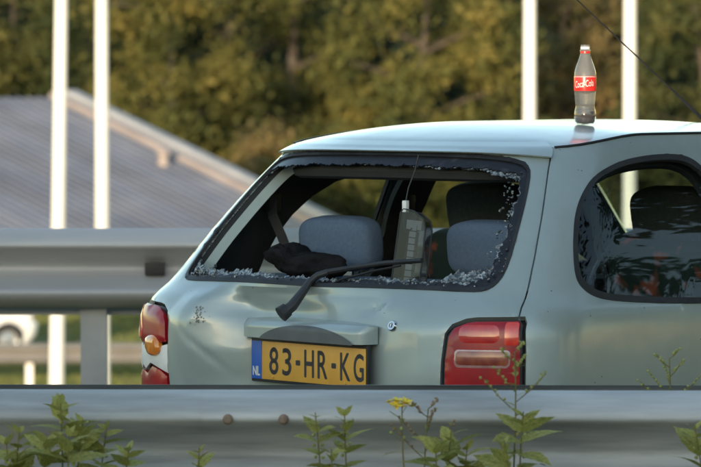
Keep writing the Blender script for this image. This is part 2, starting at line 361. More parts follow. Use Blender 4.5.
# the stove-in tailgate: facets folded between control rows of (v, depth), lightly rounded
DROWS = [(.15,[(-.58,0),(-.46,0),(-.27,.06),(-.22,.08),(0,.06),(.3,.012),(.45,0)]),
 (.60,[(-.58,0),(-.46,0),(-.27,.085),(-.22,.115),(0,.085),(.3,.02),(.45,0)]),
 (.70,[(-.58,0),(-.48,-.006),(-.42,0),(-.27,.085),(-.22,.118),(0,.088),(.3,.02),(.45,0)]),
 (.78,[(-.55,0),(-.45,-.012),(-.41,-.010),(-.262,.082),(-.225,.118),(0,.088),(.3,.02),(.45,0)]),
 (.84,[(-.53,0),(-.45,-.018),(-.41,-.016),(-.262,.098),(-.225,.120),(0,.088),(.3,.02),(.45,0)]),
 (.89,[(-.52,0),(-.44,-.020),(-.40,-.018),(-.268,.114),(-.22,.122),(-.05,.100),(.1,.068),(.3,.020),(.42,0)]),
 (.918,[(-.50,0),(-.43,-.020),(-.395,-.018),(-.276,.092),(-.20,.090),(-.05,.076),(.1,.050),(.25,.040),(.315,.002),(.45,0)]),
 (.948,[(-.47,0),(-.37,-.006),(-.29,.034),(-.18,.044),(-.05,.040),(.1,.026),(.25,.020),(.31,0),(.45,0)]),
 (.966,[(-.45,0),(-.30,.003),(-.05,.006),(.2,.003),(.45,0)]),
 (.975,[(-.45,0),(.45,0)]), (1.6,[(-.45,0),(.45,0)])]
DWS = np.array([r_[0] for r_ in DROWS])
def dent0(v, w):
    R_ = np.stack([np.interp(v, [p[0] for p in rr_], [p[1] for p in rr_]) for _, rr_ in DROWS], 0)
    i = np.clip(np.searchsorted(DWS, w) - 1, 0, len(DWS)-2); t = np.clip((w - DWS[i])/(DWS[i+1]-DWS[i]), 0, 1)
    return np.take_along_axis(R_, i[None], 0)[0]*(1-t) + np.take_along_axis(R_, i[None]+1, 0)[0]*t
def dent(v, w):
    sh = np.shape(v); v = np.broadcast_to(v, sh).ravel().astype(float); w = np.broadcast_to(w, sh).ravel().astype(float)
    d = 0
    for dv, dw in ((0,0),(.006,0),(-.006,0),(0,.005),(0,-.005),(.003,.003),(-.003,-.003),(.003,-.003),(-.003,.003)): d = d + dent0(v+dv, w+dw)/9
    g = lambda x, s: np.exp(-(x/s)**2)
    f2 = (w - .915) - .45*(v - .24)
    d += .006*g(f2, .010)*g(v-.24, .06)
    f3 = (w - .80) + .9*(v + .40)
    d += .005*g(f3, .010)*g(w-.78, .06)*g(v+.36, .1)
    d += .0022*np.sin(v*31+w*23)*g(w-.86, .08)*g(v+.30, .2) + .0018*np.sin(v*17-w*41+1)*g(w-.80, .1)*g(v-.05, .4)
    return d.reshape(sh)
def S(q, w, dented=True):
    q = np.asarray(q, float); w = np.asarray(w, float)
    q = np.where(q > QMAX, q - 2*QMAX, np.where(q < -QMAX, q + 2*QMAX, q))
    U = np.interp(abs(q), QQ, UU); V = np.interp(abs(q), QQ, VV)*np.sign(q)
    r = RF(w); f = FF(w); v = V*HW(w)
    u = np.where(U < .8, r + U, r + .8 + (U-.8)*((f-r-.8)/2.9))
    if dented: u = u + np.where(U < .5, dent(v, w), 0)
    return np.stack([v, u, w], -1)           # car local: x right, y forward, z up
def Sd(q, w): return S(q, w, True)
def Sc(q, w): return S(q, w, False)
def nrm(fn, a, b, e=2e-3):
    p = fn(a + e, b) - fn(a - e, b); q = fn(a, b + e) - fn(a, b - e)
    n = np.cross(p, q); return n/np.maximum(np.linalg.norm(n, axis=-1, keepdims=True), 1e-12)
def off(fn, a, b, d): a = np.asarray(a, float); b = np.asarray(b, float); return fn(a, b) + nrm(fn, a, b)*np.asarray(d)[..., None]
def qu(u, w):                                # side chart: loop parameter for a distance u from the tail
    r = float(RF(w)); f = float(FF(w)); d = u - r
    U = d if d < .8 else .8 + (d-.8)*2.9/(f-r-.8)
    return float(np.interp(U, UU, QQ))
def dens(poly, step, closed=True):
    out = []; n = len(poly)
    for i in range(n if closed else n-1):
        a = np.array(poly[i], float); b = np.array(poly[(i+1) % n], float); k = max(1, int(np.ceil(np.linalg.norm(b-a)/step)))
        out += [tuple(a + (b-a)*j/k) for j in range(k)]
    if not closed: out.append(tuple(poly[-1]))
    return out
def smoothpoly(poly, it=2):
    for _ in range(it):
        o = []; n = len(poly)
        for i in range(n):
            a = np.array(poly[i]); b = np.array(poly[(i+1) % n]); o += [tuple(a*.75+b*.25), tuple(a*.25+b*.75)]
        poly = o
    return poly
def inside(P, poly):
    P = np.asarray(P); x, y = P[:, 0], P[:, 1]; c = np.zeros(len(P), bool); pl = np.asarray(poly); n = len(pl); j = n-1
    for i in range(n):
        xi, yi = pl[i]; xj, yj = pl[j]
        if yi != yj:
            c ^= ((yi > y) != (yj > y)) & (x < (xj-xi)*(y-yi)/(yj-yi) + xi)
        j = i
    return c
def mirror(poly): return [(-a, b) for a, b in poly][::-1]
def panel(name, outer, holes, mat, parent, step=.022, th=.012, fn=Sd, base=0.0, roll=.0015, sharp=38, ring=False):
    """a sheet over region outer minus holes of chart fn, with thickness th, base offset and rolled edges"""
    outer = dens(outer, step); holes = [dens(h, step) for h in holes]
    O = np.array(outer); lo = O.min(0); hi = O.max(0)
    gx, gy = np.meshgrid(np.arange(lo[0]+step*.5, hi[0], step), np.arange(lo[1]+step*.5, hi[1], step)); gx = gx.copy(); gx[::2] += step*.5
    G = np.stack([gx.ravel(), gy.ravel()], 1) if not ring else np.zeros((0, 2))
    allb = np.array(outer + [p for h in holes for p in h])
    if len(G):
        k = inside(G, outer)
        for h in holes: k &= ~inside(G, h)
        G = G[k]
        keep = np.ones(len(G), bool)
        for i in range(0, len(G), 400):
            d = np.linalg.norm(G[i:i+400, None] - allb[None], axis=2).min(1); keep[i:i+400] = d > step*.45
        G = G[keep]
    pts = [Vector(p) for p in allb] + [Vector(p) for p in G]
    ed = []; b0 = 0
    for lp in [outer] + holes:
        n = len(lp); ed += [(b0+i, b0+(i+1) % n) for i in range(n)]; b0 += n
    v2, e2, f2, ov, oe, of = delaunay_2d_cdt(pts, ed, [], 0, 1e-6)
    V2 = np.array([tuple(v) for v in v2]); T = np.array([f for f in f2 if len(f) == 3]); C = V2[T].mean(1)
    k = inside(C, outer)
    for h in holes: k &= ~inside(C, h)
    T = T[k]
    a = V2[T[:, 1]] - V2[T[:, 0]]; b = V2[T[:, 2]] - V2[T[:, 0]]; fl = (a[:, 0]*b[:, 1]-a[:, 1]*b[:, 0]) < 0; T[fl] = T[fl][:, ::-1]
    cnt = {}
    for t in T:
        for i in range(3):
            e = (t[i], t[(i+1) % 3]); cnt[e] = cnt.get(e, 0) + 1
    bnd = [e for e in cnt if (e[1], e[0]) not in cnt]
    isb = np.zeros(len(V2), bool)
    for e in bnd: isb[e[0]] = isb[e[1]] = True
    P0 = fn(V2[:, 0], V2[:, 1]); N = nrm(fn, V2[:, 0], V2[:, 1])
    top = P0 + N*(base - np.where(isb, roll, 0))[:, None]; faces = [tuple(t) for t in T]; verts = list(top)
    if th:
        n0 = len(V2); bot = P0 + N*(base - th); verts += list(bot)
        faces += [tuple(t[::-1] + n0) for t in T] + [(e[1], e[0], e[0]+n0, e[1]+n0) for e in bnd]
    me = mesh(name, verts, faces)
    bm = bmesh.new(); bm.from_mesh(me); bmesh.ops.delete(bm, geom=[v for v in bm.verts if not v.link_faces], context='VERTS'); bmesh.ops.remove_doubles(bm, verts=bm.verts, dist=1e-5); bm.to_mesh(me); bm.free()
    return link(name, me, mat, parent, sharp=sharp)
def wt(q):                                   # height of the roof edge round the loop
    U = np.interp(np.minimum(abs(np.asarray(q, float)), QMAX), QQ, UU)
    a = np.clip((U-.09)/.40, 0, 1); a = a*a*(3-2*a); c = np.clip((U-2.2)/1.2, 0, 1)
    return 1.366 + .036*a - .030*c*c
def RoofS(q, t):
    q = np.asarray(q, float); t = np.clip(np.asarray(t, float)/.5, -.02, 1)
    B = Sc(q, wt(q)); cu = np.clip(B[..., 1], .95, 1.45)
    C = np.stack([np.zeros_like(cu), cu, np.full_like(cu, 1.437)], -1)
    p = B + (C-B)*t[..., None]
    p[..., 2] = B[..., 2] + (C[..., 2]-B[..., 2])*(1-np.clip(1-t, 0, 2)**2.2)
    return p
YAW = R(40); FWD = Vector((math.sin(YAW), math.cos(YAW), 0)); CAR_O = Vector((0, 13, 0)) - .27*FWD

# outlines in the (q, w) chart, right half
GASK = [(0,.968),(.141,.972),(.387,.973),(.549,.969),(.592,.972),(.618,.988),(.633,1.02),(.643,1.098),(.651,1.194),(.660,1.277),(.655,1.312),(.620,1.334),(.503,1.347),(.28,1.352),(0,1.354)]
def full(h): return [(q, w) for q, w in h] + [(-q, w) for q, w in h[::-1] if q > 1e-6]
def shrink(h, d):
    c = np.array([0, 1.16]); out = []
    P = np.array(h); n = len(P)
    for i in range(n):
        t = P[(i+1) % n] - P[i-1]; nn = np.array([-t[1], t[0]]); nn /= np.linalg.norm(nn) + 1e-9
        out.append(tuple(P[i] + nn*d))
    return out
GO = full(GASK); GO = GO if True else GO
def ccw(p):
    a = np.array(p); return p if np.sum(a[:, 0]*np.roll(a[:, 1], -1) - np.roll(a[:, 0], -1)*a[:, 1]) > 0 else p[::-1]
GO = dens(smoothpoly(ccw(GO), 1), .03); GI = shrink(GO, .011)
LAMP = [(.505,.615),(.511,.716),(.514,.783),(.524,.850),(.540,.876),(.575,.892),(.60,.896),(.722,.898),(.732,.885),(.735,.814),(.732,.719),(.728,.615)]
TG = [(0,.605),(.497,.605),(.502,.716),(.506,.783),(.516,.856),(.534,.884),(.570,.900),(.60,.904),(.7135,.906),(.7135,.95),(.706,1.03),(.707,1.11),(.709,1.22),(.714,1.305),(.716,1.340),(.712,1.366),(.70,1.3685),(.5,1.3665),(.3,1.366),(0,1.3655)]
SEAM = [(.7185,.9065),(.7185,.95),(.711,1.03),(.712,1.11),(.714,1.22),(.719,1.305),(.721,1.34),(.721,1.37)]
WIN = [(.451,1.11),(.503,1.179),(.564,1.234),(.652,1.286),(.786,1.321),(.921,1.336),(1.048,1.34),(1.135,1.334),(1.185,1.308),(1.205,1.25),(1.215,1.1),(1.215,.97),(1.195,.925),(1.12,.914),(.93,.917),(.688,.929),(.50,.944),(.435,.960),(.405,.985),(.401,1.01),(.416,1.05)]
WIN = smoothpoly(WIN, 2)
def side(pl): return [(qu(u, w), w) for u, w in pl]
def arch(uc, wc, r, a0, a1, n=14):
    return [(uc + r*math.cos(a0+(a1-a0)*i/n), wc + r*math.sin(a0+(a1-a0)*i/n)) for i in range(n+1)]
QD = qu(2.54, .93)
def door_front(w): return qu(2.54, w) if w <= .93 else QD
def wtop_at(q): return float(wt(q)) + .0005

def body_panels(root, paint, fn, step, detail=True):
    """outer sheet-metal of the hatchback"""
    out = {}
    tg = ccw(full(TG))
    out['tailgate'] = panel('tailgate', tg, [GO], paint, root, step=.011 if detail else step, th=.02, fn=fn)
    W = side(WIN)
    bot = []
    # quarter panel: seam -> roof edge -> door seam -> sill -> wheel arch -> lamp edge
    qp = [(.7405,.60),(.744,.719),(.747,.814),(.744,.89),(.733,.9065)] + SEAM[:-1] + [(.722, wtop_at(.722))]
    qd = qu(1.262, 1.40); k = 26
    qp += [(.722+(qd-.722)*i/k, wtop_at(.722+(qd-.722)*i/k)) for i in range(1, k+1)]
    qp += [(qu(1.262, w), w) for w in (1.3,1.2,1.1,1.0,.93,.85,.7,.5,.3,.22)]
    qp += [(qu(u, w), w) for u, w in [(.98,.22)] + arch(.66,.29,.33,0,math.pi*.97,16)]
    qp += [(qu(.325,.45),.45),(qu(.322,.6),.6)]
    dq = ccw(qp)
    dr = [(qu(1.268, w), w) for w in (.22,.3,.5,.7,.85,.93,1.0,1.1,1.2,1.3)]
    a, b = qu(1.268, 1.40), QD; dr += [(a+(b-a)*i/12, wtop_at(a+(b-a)*i/12)) for i in range(13)]
    dr += [(door_front(w), w) for w in (1.3,1.2,1.1,1.0,.93,.85,.7,.5,.3,.22)]
    dw = [(qu(1.33, w), w) for w in (.93,1.05,1.2,1.3)] + [(qu(1.36,1.335),1.335)]
    dw += [(QD-.16,1.343),(QD-.07,1.32),(QD-.055,1.2),(QD-.06,1.0),(QD-.09,.93)] + [(qu(2.0,.915),.915),(qu(1.36,.918),.918)]
    for s in (1, -1):
        f = (lambda p: ccw(p)) if s > 0 else (lambda p: ccw(mirror(p)))
        o = panel('quarter_panel', f(dq), [f(W)], paint, root, step=step, th=.015, fn=Sc); out['quarter', s] = o
        o = panel('door', f(dr), [f(dw)], paint, root, step=step*1.6, th=.02, fn=Sc); out['door', s] = o
        ws = shrink(dens(f(W), .03), .013 if True else 0); out['win', s] = (f(W), ws)
        out['doorwin', s] = (f(dw), shrink(dens(f(dw), .04), .012))
    # front: wings, bonnet, pillars, with the windscreen opening
    fp = [(door_front(w)+.006, w) for w in (.22,.3,.5,.7,.85,.93,1.0,1.1,1.2,1.3)] + [(QD+.006, wtop_at(QD))]
    k = 30; a, b = QD, 2*QMAX-QD; fp += [(a+(b-a)*i/k, wtop_at(min(a+(b-a)*i/k, 2*QMAX-(a+(b-a)*i/k)))) for i in range(1, k)]
    fp += [(2*QMAX-QD-.006, wtop_at(QD))] + [(2*QMAX-door_front(w)-.006, w) for w in (1.3,1.2,1.1,1.0,.93,.85,.7,.5,.3,.22)]
    qa = QD + .30; wsn = [(qa,.985),(QMAX,.975),(2*QMAX-qa,.985),(2*QMAX-qa,1.33),(2*QMAX-qa-.06,1.352),(QMAX,1.356),(qa+.06,1.352),(qa,1.33)]
    wsn = dens(wsn, .06); out['bonnet'] = panel('bonnet', ccw(fp), [ccw(wsn)], paint, root, step=.05, th=.02, fn=Sc)
    out['screen'] = panel('windscreen', ccw(wsn), [], M['screen'], root, step=.06, th=0, fn=Sc, base=-.008, roll=0)
    bp = [(-qu(.31,.55),.2),(qu(.31,.55),.2),(qu(.31,.55),.594),(0,.598),(-qu(.31,.55),.594)]
    out['bumper'] = panel('bumper', ccw(dens(bp, .04)), [], paint, root, step=.04, th=.03, fn=Sc, base=.012)
    # roof skin
    h = [(.7215,0.004)]; k = 60
    h += [(.7215+(QMAX-.7215)*i/k, .004) for i in range(1, k+1)]
    rp = [(.0,.062)] + [(q,.062) for q in (.2,.4,.55,.66)] + [(.700,.055),(.7185,.035),(.7215,.004)] + h[1:] + [(QMAX,.5),(0,.5)]
    for s in (1, -1):
        p = ccw(rp if s > 0 else mirror(rp)); out['roof', s] = p
    both = ccw(rp[1:-1][::1]) if False else None
    rr = [(q, t) for q, t in rp if True]
    ro = panel('roof', ccw([(-q, t) for q, t in rr[:-1][::-1]] [:-1] + rr[:-1]) if False else ccw([(-QMAX,.5),(-QMAX,.004)] + [(-q, t) for q, t in h[1:-1][::-1]] + [(-.7215,.004),(-.7185,.035),(-.70,.055)] + [(-q,.062) for q in (.66,.55,.4,.2)] + [(0,.062)] + [(q,.062) for q in (.2,.4,.55,.66)] + [(.70,.055),(.7185,.035),(.7215,.004)] + h[1:] + [(QMAX,.5)]), [], paint, root, step=.03 if detail else .06, th=.004, fn=RoofS, roll=.0015, sharp=60)
    out['roof'] = ro
    ql = np.linspace(-.718, .718, 73); v = []; f = []
    B_ = Sc(ql, wt(ql)); nh = nrm(Sc, ql, wt(ql)-.01); nh[:, 2] = 0; nh /= np.linalg.norm(nh, axis=1, keepdims=True)
    wl = 1.3535 - .014*(abs(ql)/.718)**4; E_ = Sc(ql, wl); Ei = Sc(ql, wl-.002)
    rows = [RoofS(ql, np.full(73, .0575)) - np.array([0,0,.004]), RoofS(ql, np.full(73, .0575)), RoofS(ql, np.full(73, .040)), RoofS(ql, np.full(73, .022)), RoofS(ql, np.full(73, .008)) + nh*.002,
            B_ + nh*.007 - np.array([0,0,.0035]), E_*.45 + B_*.55 + nh*.0125, E_ + nh*.0165 + np.array([0,0,.003]), E_ + nh*.0150, E_ + nh*.010 - np.array([0,0,.0015]), Ei - nh*.012]
    for r_ in rows: v += list(r_)
    nr = len(rows)
    for j in range(nr-1):
        for i in range(72): f.append((j*73+i+1, j*73+i, (j+1)*73+i, (j+1)*73+i+1))
    f += [tuple(j*73 for j in range(nr))[::-1], tuple(j*73+72 for j in range(nr))]
    me = mesh('tailgate_lip', v, [q[::-1] for q in f]); bm = bmesh.new(); bm.from_mesh(me); bmesh.ops.recalc_face_normals(bm, faces=bm.faces); bm.to_mesh(me); bm.free()
    out['lip'] = link('tailgate_lip', me, paint, root, sharp=50)
    return out

def wheel(parent, x, y, s):
    t = MB(); Mx = Matrix.Translation((x, y, .285)) @ Matrix.Rotation(R(90), 4, 'Y')
    prof = [(.19,-.07),(.20,-.085),(.255,-.088),(.278,-.075),(.285,-.04),(.285,.04),(.278,.075),(.255,.088),(.20,.085),(.19,.07),(.19,-.07)]
    ty = t.lathe(prof, 32, Mx).obj('wheel', M['tyre'], parent)
    r = MB(); r.lathe([(.0001,.05*s),(.04,.055*s),(.06,.045*s),(.15,.03*s),(.17,.06*s),(.189,.075*s),(.189,-.06*s)], 28, Mx); r.obj('rim', M['rim'], ty)
    return ty

# ------------------------------------------------------------------ the dented green-grey hatchback
car = empty('hatchback_car', CAR_O, -YAW)
tag(car, 'dented pale green-grey hatchback with its rear window smashed out, number plate 83-HR-KG', 'car')
B = body_panels(car, M['paint'], Sd, .022)
tg = B['tailgate']
# window aperture: painted return, rubber seal, remains of the pane
GF = shrink(GO, .006)
def wall_ring(name, loop, d0, d1, mat, parent, fn=Sd):
    P = np.array(loop); a = off(fn, P[:, 0], P[:, 1], np.full(len(P), d0)); b = off(fn, P[:, 0], P[:, 1], np.full(len(P), d1)); n = len(P)
    return link(name, mesh(name, list(a)+list(b), [(i, (i+1) % n, (i+1) % n+n, i+n) for i in range(n)]), mat, parent, sharp=60)
wall_ring('window_return', dens(GF, .015), -.004, -.030, M['rubber'], tg)
wall_ring('window_return', dens(shrink(GO,.008), .015), -.030, -.060, M['paint'], tg)
panel('window_seal', GO, [GI], M['rubber'], tg, step=.010, th=.018, base=.004, roll=.003, ring=True)
rng = random.Random(3)
def remain(name, mat, wfun, seed, base, jag=.010, th=.004, obj_kind=None):
    r = random.Random(seed); outer = dens(shrink(GO, .010), .007); P = np.array(outer); n = len(P); inn = []
    ph = [r.random()*6.28 for _ in range(6)]
    for i in range(n):
        t = P[(i+1) % n]-P[i-1]; nn = np.array([-t[1], t[0]]); nn /= np.linalg.norm(nn)+1e-9
        q, w = P[i]; wd = wfun(q, w)
        s_ = i*.007
        nz = sum(math.sin(s_*fr_+p)*am for fr_, p, am in zip((21, 47, 93, 170, 260, 333), ph, (.5,.45,.4,.3,.3,.3)))
        k_ = .5 if w > 1.26 else 1.0; wd = max(.0025, wd*(1 + .26*k_*nz) + r.uniform(-1, 1)*min(jag, wd)*.16*k_)
        inn.append(tuple(P[i] + nn*wd))
    # order inner loop against self-crossing by light smoothing near corners
    return panel(name, outer, [inn], mat, tg, step=.05, th=th, base=base, roll=0, ring=True, sharp=20)
sm = lambda x: max(0, min(1, x))
def w_dark(q, w):
    d = .004
    d = max(d, .006 + .020*sm((w-1.25)/.08))                      # band under the lip
    if q > 0: d = max(d, .032*sm((q-.50)/.10)*(.75+.5*sm((1.10-w)/.1)))   # right-hand side keeps its printed border
    if w < 1.05: d = max(d, .006 + .006*sm((q+.55)/.1))
    return d
remain('printed_glass_border', M['black_glass'], w_dark, 5, -.004)
def w_crumb(q, w):
    d = .0
    if w < 1.03: d = .019 + .008*sm((-q-.20)/.15) + .030*sm((q-.40)/.14)
    if q > .40 and w >= 1.0: d = max(d, .026 + .030*sm((1.12-w)/.1))
    if w > 1.28 and q > .1: d = max(d, .024 + .014*sm((q-.45)/.15))
    if w > 1.28 and q <= .1: d = max(d, .020)
    return d + .0015
cr = remain('broken_glass_edge', M['crumb'], w_crumb, 11, -.009, jag=.012, th=.003)
tag(cr, 'crazed remains of the smashed rear pane')
sc_ = MB(); rs_ = random.Random(8)
for k in range(34):
    q0 = -.375 + rs_.gauss(0,.009); w0 = .872 + rs_.gauss(0,.020); a_ = rs_.uniform(.0008,.0028); n_ = 7
    qq = [q0 + a_*rs_.uniform(.5,1.2)*math.cos(t*6.283/n_) for t in range(n_)]; ww = [w0 + 1.5*a_*rs_.uniform(.5,1.2)*math.sin(t*6.283/n_) for t in range(n_)]
    sc_.add([tuple(p) for p in off(Sd, np.array(qq), np.array(ww), np.full(n_, .0012))], [tuple(range(n_))])
tag(sc_.obj('grime_smear', M['scuff'], tg, smooth=False), kind='stuff')
# loose crumbs and splinters along the sill and right edge
cb = MB(); rr = random.Random(21)
for i in range(300):
    if i < 170: q = rr.uniform(-.56, .58); w = .984 + rr.random()**2*.014 + (.03*max(0, (q-.45)/.13)*rr.random()); d = rr.uniform(-.03, .006)
    elif i < 260: w = rr.uniform(1.0, 1.30); q = .628 - rr.random()**1.3*.055*(1.2 if w < 1.1 else 1); d = rr.uniform(-.012, .004)
    else: q = rr.uniform(-.57, -.44); w = .986 + rr.random()**2*.028; d = rr.uniform(-.02, .004)
    c = Vector(off(Sd, np.array([q]), np.array([w]), np.array([d]))[0]); sz = rr.uniform(.0015, .0038)*(1.7 if i >= 260 else 1)
    Mx = Matrix.Translation(c) @ Matrix.Rotation(rr.random()*6, 4, Vector((rr.uniform(-1,1), rr.uniform(-1,1), rr.uniform(-1,1))).normalized())
    cb.box((-sz, -sz*.5, -sz*.8), (sz, sz*.6, sz*.8), Mx)
co = cb.obj('glass_crumbs', M['crumb'], tg, smooth=False); tag(co, kind='stuff')
for s in (1, -1):
    jb = [(.685,.908),(.765,.908),(.765,1.345),(.685,1.345)]
    panel('shut_face', ccw(jb if s > 0 else mirror(jb)), [], M['paint'], car, step=.03, th=.004, fn=Sc, base=-.0225, roll=0)
# tail lamps
def rrect(a, b, c, d, r):
    return [(x + r*math.cos(t), y + r*math.sin(t)) for x, y, t0 in ((b-r, c+r, -90), (b-r, d-r, 0), (a+r, d-r, 90), (a+r, c+r, 180)) for t in [R(t0 + k*22.5) for k in range(5)]]
def lamp(s):
    f = (lambda p: ccw(p)) if s > 0 else (lambda p: ccw(mirror(p)))
    pocket = panel('tail_lamp', f(dens(shrink(ccw(LAMP), -.003), .02)), [], M['rubber'], car, step=.03, th=.01, fn=Sc, base=-.012, roll=0)
    L = dens(ccw(LAMP), .02)
    if s > 0:
        panel('red_lens', f(shrink(L, .005)), [], M['red_lens'], pocket, step=.015, th=.02, fn=Sc, base=.006, roll=.006)
        # internal blocks of the cluster
        panel('reversing_lens', f(rrect(.545,.704,.762,.816,.014)), [], M['clear_lens'], pocket, step=.015, th=.006, fn=Sc, base=.0085, roll=.003)
        panel('amber_lens', f(rrect(.552,.697,.769,.809,.012)), [], M['amber_dim'], pocket, step=.012, th=.004, fn=Sc, base=.0100, roll=.002)
        panel('brake_lens', f(rrect(.686,.724,.826,.888,.008)), [], M['red_bright'], pocket, step=.012, th=.003, fn=Sc, base=.0075, roll=.001)
        panel('tail_lens', f(rrect(.560,.672,.832,.880,.018)), [], M['red_mid'], pocket, step=.012, th=.003, fn=Sc, base=.0072, roll=.001)
    else:
        # struck side: upper lens cracked and dull, amber core bare, white backing torn open
        up = [(.512,.79),(.516,.80),(.524,.850),(.540,.876),(.575,.892),(.60,.896),(.722,.898),(.732,.885),(.735,.83),(.735,.79),(.70,.776),(.66,.784),(.62,.770),(.57,.778)]
        panel('red_lens', f(shrink(dens(ccw(up), .02), .004)), [], M['red_lens'], pocket, step=.015, th=.02, fn=Sc, base=.010, roll=.006)
        panel('side_lens', f(smoothpoly([(.66,.80),(.735,.79),(.735,.885),(.715,.89)], 1)), [], M['red_bright'], pocket, step=.015, th=.004, fn=Sc, base=.013, roll=.002)
        bk = [(.508,.70),(.512,.785),(.57,.774),(.62,.766),(.66,.779),(.70,.771),(.735,.785),(.732,.70),(.70,.715),(.66,.705),(.62,.725),(.57,.715)]
        panel('lamp_backing', f(dens(ccw(bk), .02)), [], M['white_plastic'], pocket, step=.02, th=.01, fn=Sc, base=.003, roll=.003)
        panel('amber_lens', f(smoothpoly([(.535,.752),(.63,.745),(.65,.80),(.56,.815)], 2)), [], M['amber'], pocket, step=.014, th=.02, fn=Sc, base=.017, roll=.008)
        panel('red_lens', f(dens(ccw([(.512,.63),(.725,.63),(.725,.695),(.68,.700),(.64,.692),(.60,.715),(.555,.708),(.512,.69)]), .02)), [], M['red_lens'], pocket, step=.015, th=.02, fn=Sc, base=.006, roll=.004)
    return pocket
lamp(1); tag(lamp(-1), 'smashed left tail lamp with its white backing showing')
# side windows, seals, glass
for s in (1, -1):
    W, ws = B['win', s]
    g = panel('side_window', ws, [], M['glass'], car, step=.05, th=0, fn=Sc, base=-.010, roll=0)
    panel('window_seal', dens(shrink(dens(W,.03), -.004), .03), [shrink(dens(W,.03), .0125)], M['rubber'], g, step=.02, th=.016, fn=Sc, base=.004, roll=.003, ring=True)
    dW, dws = B['doorwin', s]
    g = panel('door_window', dws, [], M['glass'], B['door', s], step=.06, th=0, fn=Sc, base=-.010, roll=0)
    panel('window_seal', dens(shrink(dens(dW,.04), -.005), .04), [shrink(dens(dW,.04), .016)], M['rubber'], B['door', s], step=.03, th=.016, fn=Sc, base=.004, roll=.003, ring=True)
    # roof drip moulding
    qs = np.linspace(.726, QD, 70)*s; P = off(Sc, qs, wt(qs), np.full(70, .0))
    MB().tube(P, .0044, 6).obj('drip_moulding', M['rubber'], car)
    # door handle, mirror
    c = Vector(off(Sc, np.array([qu(1.42,.80)*s]), np.array([.80]), np.array([.012]))[0]); bevelbox('door_handle', (c.x-.012, c.y-.08, c.z-.02), (c.x+.012, c.y+.08, c.z+.02), M['rubber'], B['door', s], .008)
    mx = s*.845; mo = superell('door_mirror', (mx, 2.50, .975), (.098, .055, .072), M['paint'], car, e=.55)
    superell('mirror_glass', (mx, 2.448, .975), (.083, .006, .058), M['chrome'], mo, e=.5)
    MB().tube([(s*.745, 2.51, .94), (s*.79, 2.505, .95)], .025, 8).obj('mirror_arm', M['paint'], mo)
    for uw in (.66, 3.02): wheel(car, s*.68, uw, s)
    # flank rubbing strip below the rail line
    qs = np.linspace(qu(1.03,.55), QD, 30)*s; P = off(Sc, qs, np.full(30, .55), np.full(30, .006)); MB().tube(P, .014, 6, flat=.7).obj('rubbing_strip', M['rubber'], car)
# inner trim shells: dark pillars and side lining
for s in (1, -1):
    f = (lambda p: ccw(p)) if s > 0 else (lambda p: ccw(mirror(p)))
    o_ = [(.66,.60)] + [(.66,w) for w in (.8,1.0,1.2,1.33)] + [(.68+(QD+.1-.68)*i/24, float(wt(.68+(QD+.1-.68)*i/24))-.02) for i in range(25)] + [(QD+.1,1.0),(QD+.1,.35),(qu(1.3,.35),.35),(qu(1.0,.5),.5)]
    wi = shrink(dens(ccw(side(WIN)), .03), -.004)
    W2 = [(u, w) for u, w in WIN]
    # inner opening is smaller than the glass: the rear pillar lining is broad
    inn = [(.665,1.03),(.69,1.10),(.73,1.17),(.79,1.23),(.87,1.275),(1.00,1.30),(1.14,1.305),(1.20,1.28),(1.215,1.1),(1.215,.97),(1.19,.945),(.93,.945),(.72,.955),(.665,.962),(.655,.985)]
    if s > 0: inn = [(u, w) for u, w in WIN[::2]]; inn = [(u + .02*(1.0-u)/.6, w + (.97-w)*.03) for u, w in inn]
    dwi = [(qu(1.37,.925),.925),(qu(1.37,1.2),1.2),(qu(1.37,1.30),1.30),(qu(1.42,1.325),1.325),(QD-.15,1.33),(QD-.07,1.30),(QD-.06,1.0),(QD-.08,.925)]
    panel('side_lining', f(dens(ccw(o_), .04)), [f(dens(ccw(side(inn)), .03)), f(dens(ccw(dwi), .04))], M['trim'], car, step=.045, th=.02, fn=Sc, base=-.035, roll=.003)
# headliner
hp = [(-QMAX,.5),(-QMAX,.02)] + [(q,.02) for q in np.linspace(-QMAX+.05, QMAX-.05, 120)] + [(QMAX,.02),(QMAX,.5)]
panel('headliner', ccw(hp), [], M['headliner'], car, step=.05, th=.012, fn=RoofS, base=-.032, roll=0, sharp=60)
# tailgate inner frame top rail and hinge mounts
qs = np.linspace(-.6, .6, 40); P = off(Sc, qs, np.full(40, 1.338), np.full(40, -.062)); MB().tube(P, [.026]*40, 8).obj('header_rail', M['trim'], car)
for vx in (-.30, .30): bevelbox('hinge', (vx-.03,.50,1.315), (vx+.03,.60,1.345), M['trim'], car, .006)
# floor, bulkhead, dashboard, steering wheel
bevelbox('floor_pan', (-.70,.12,.24), (.70,3.0,.33), M['trim'], car, .02)
bevelbox('load_floor', (-.62,.16,.34), (.62,.55,.56), M['trim'], car, .02)
bevelbox('dashboard', (-.62,2.40,.55), (.62,2.85,.93), M['trim'], car, .06, 3)
st = MB(); Mx = Matrix.Translation((-.36,2.17,.90)) @ Matrix.Rotation(R(62), 4, 'X')
st.tube([Mx @ Vector((.185*math.cos(a), .185*math.sin(a), 0)) for a in np.linspace(0, 2*math.pi, 33)], .014, 8, caps=False)
st.tube([Mx @ Vector((-.18,0,0)), Mx @ Vector((.18,0,0))], .016, 6); st.tube([Mx @ Vector((0,-.18,0)), Mx @ Vector((0,0,-.02))], .016, 6); st.obj('steering_wheel', M['rubber'], car)
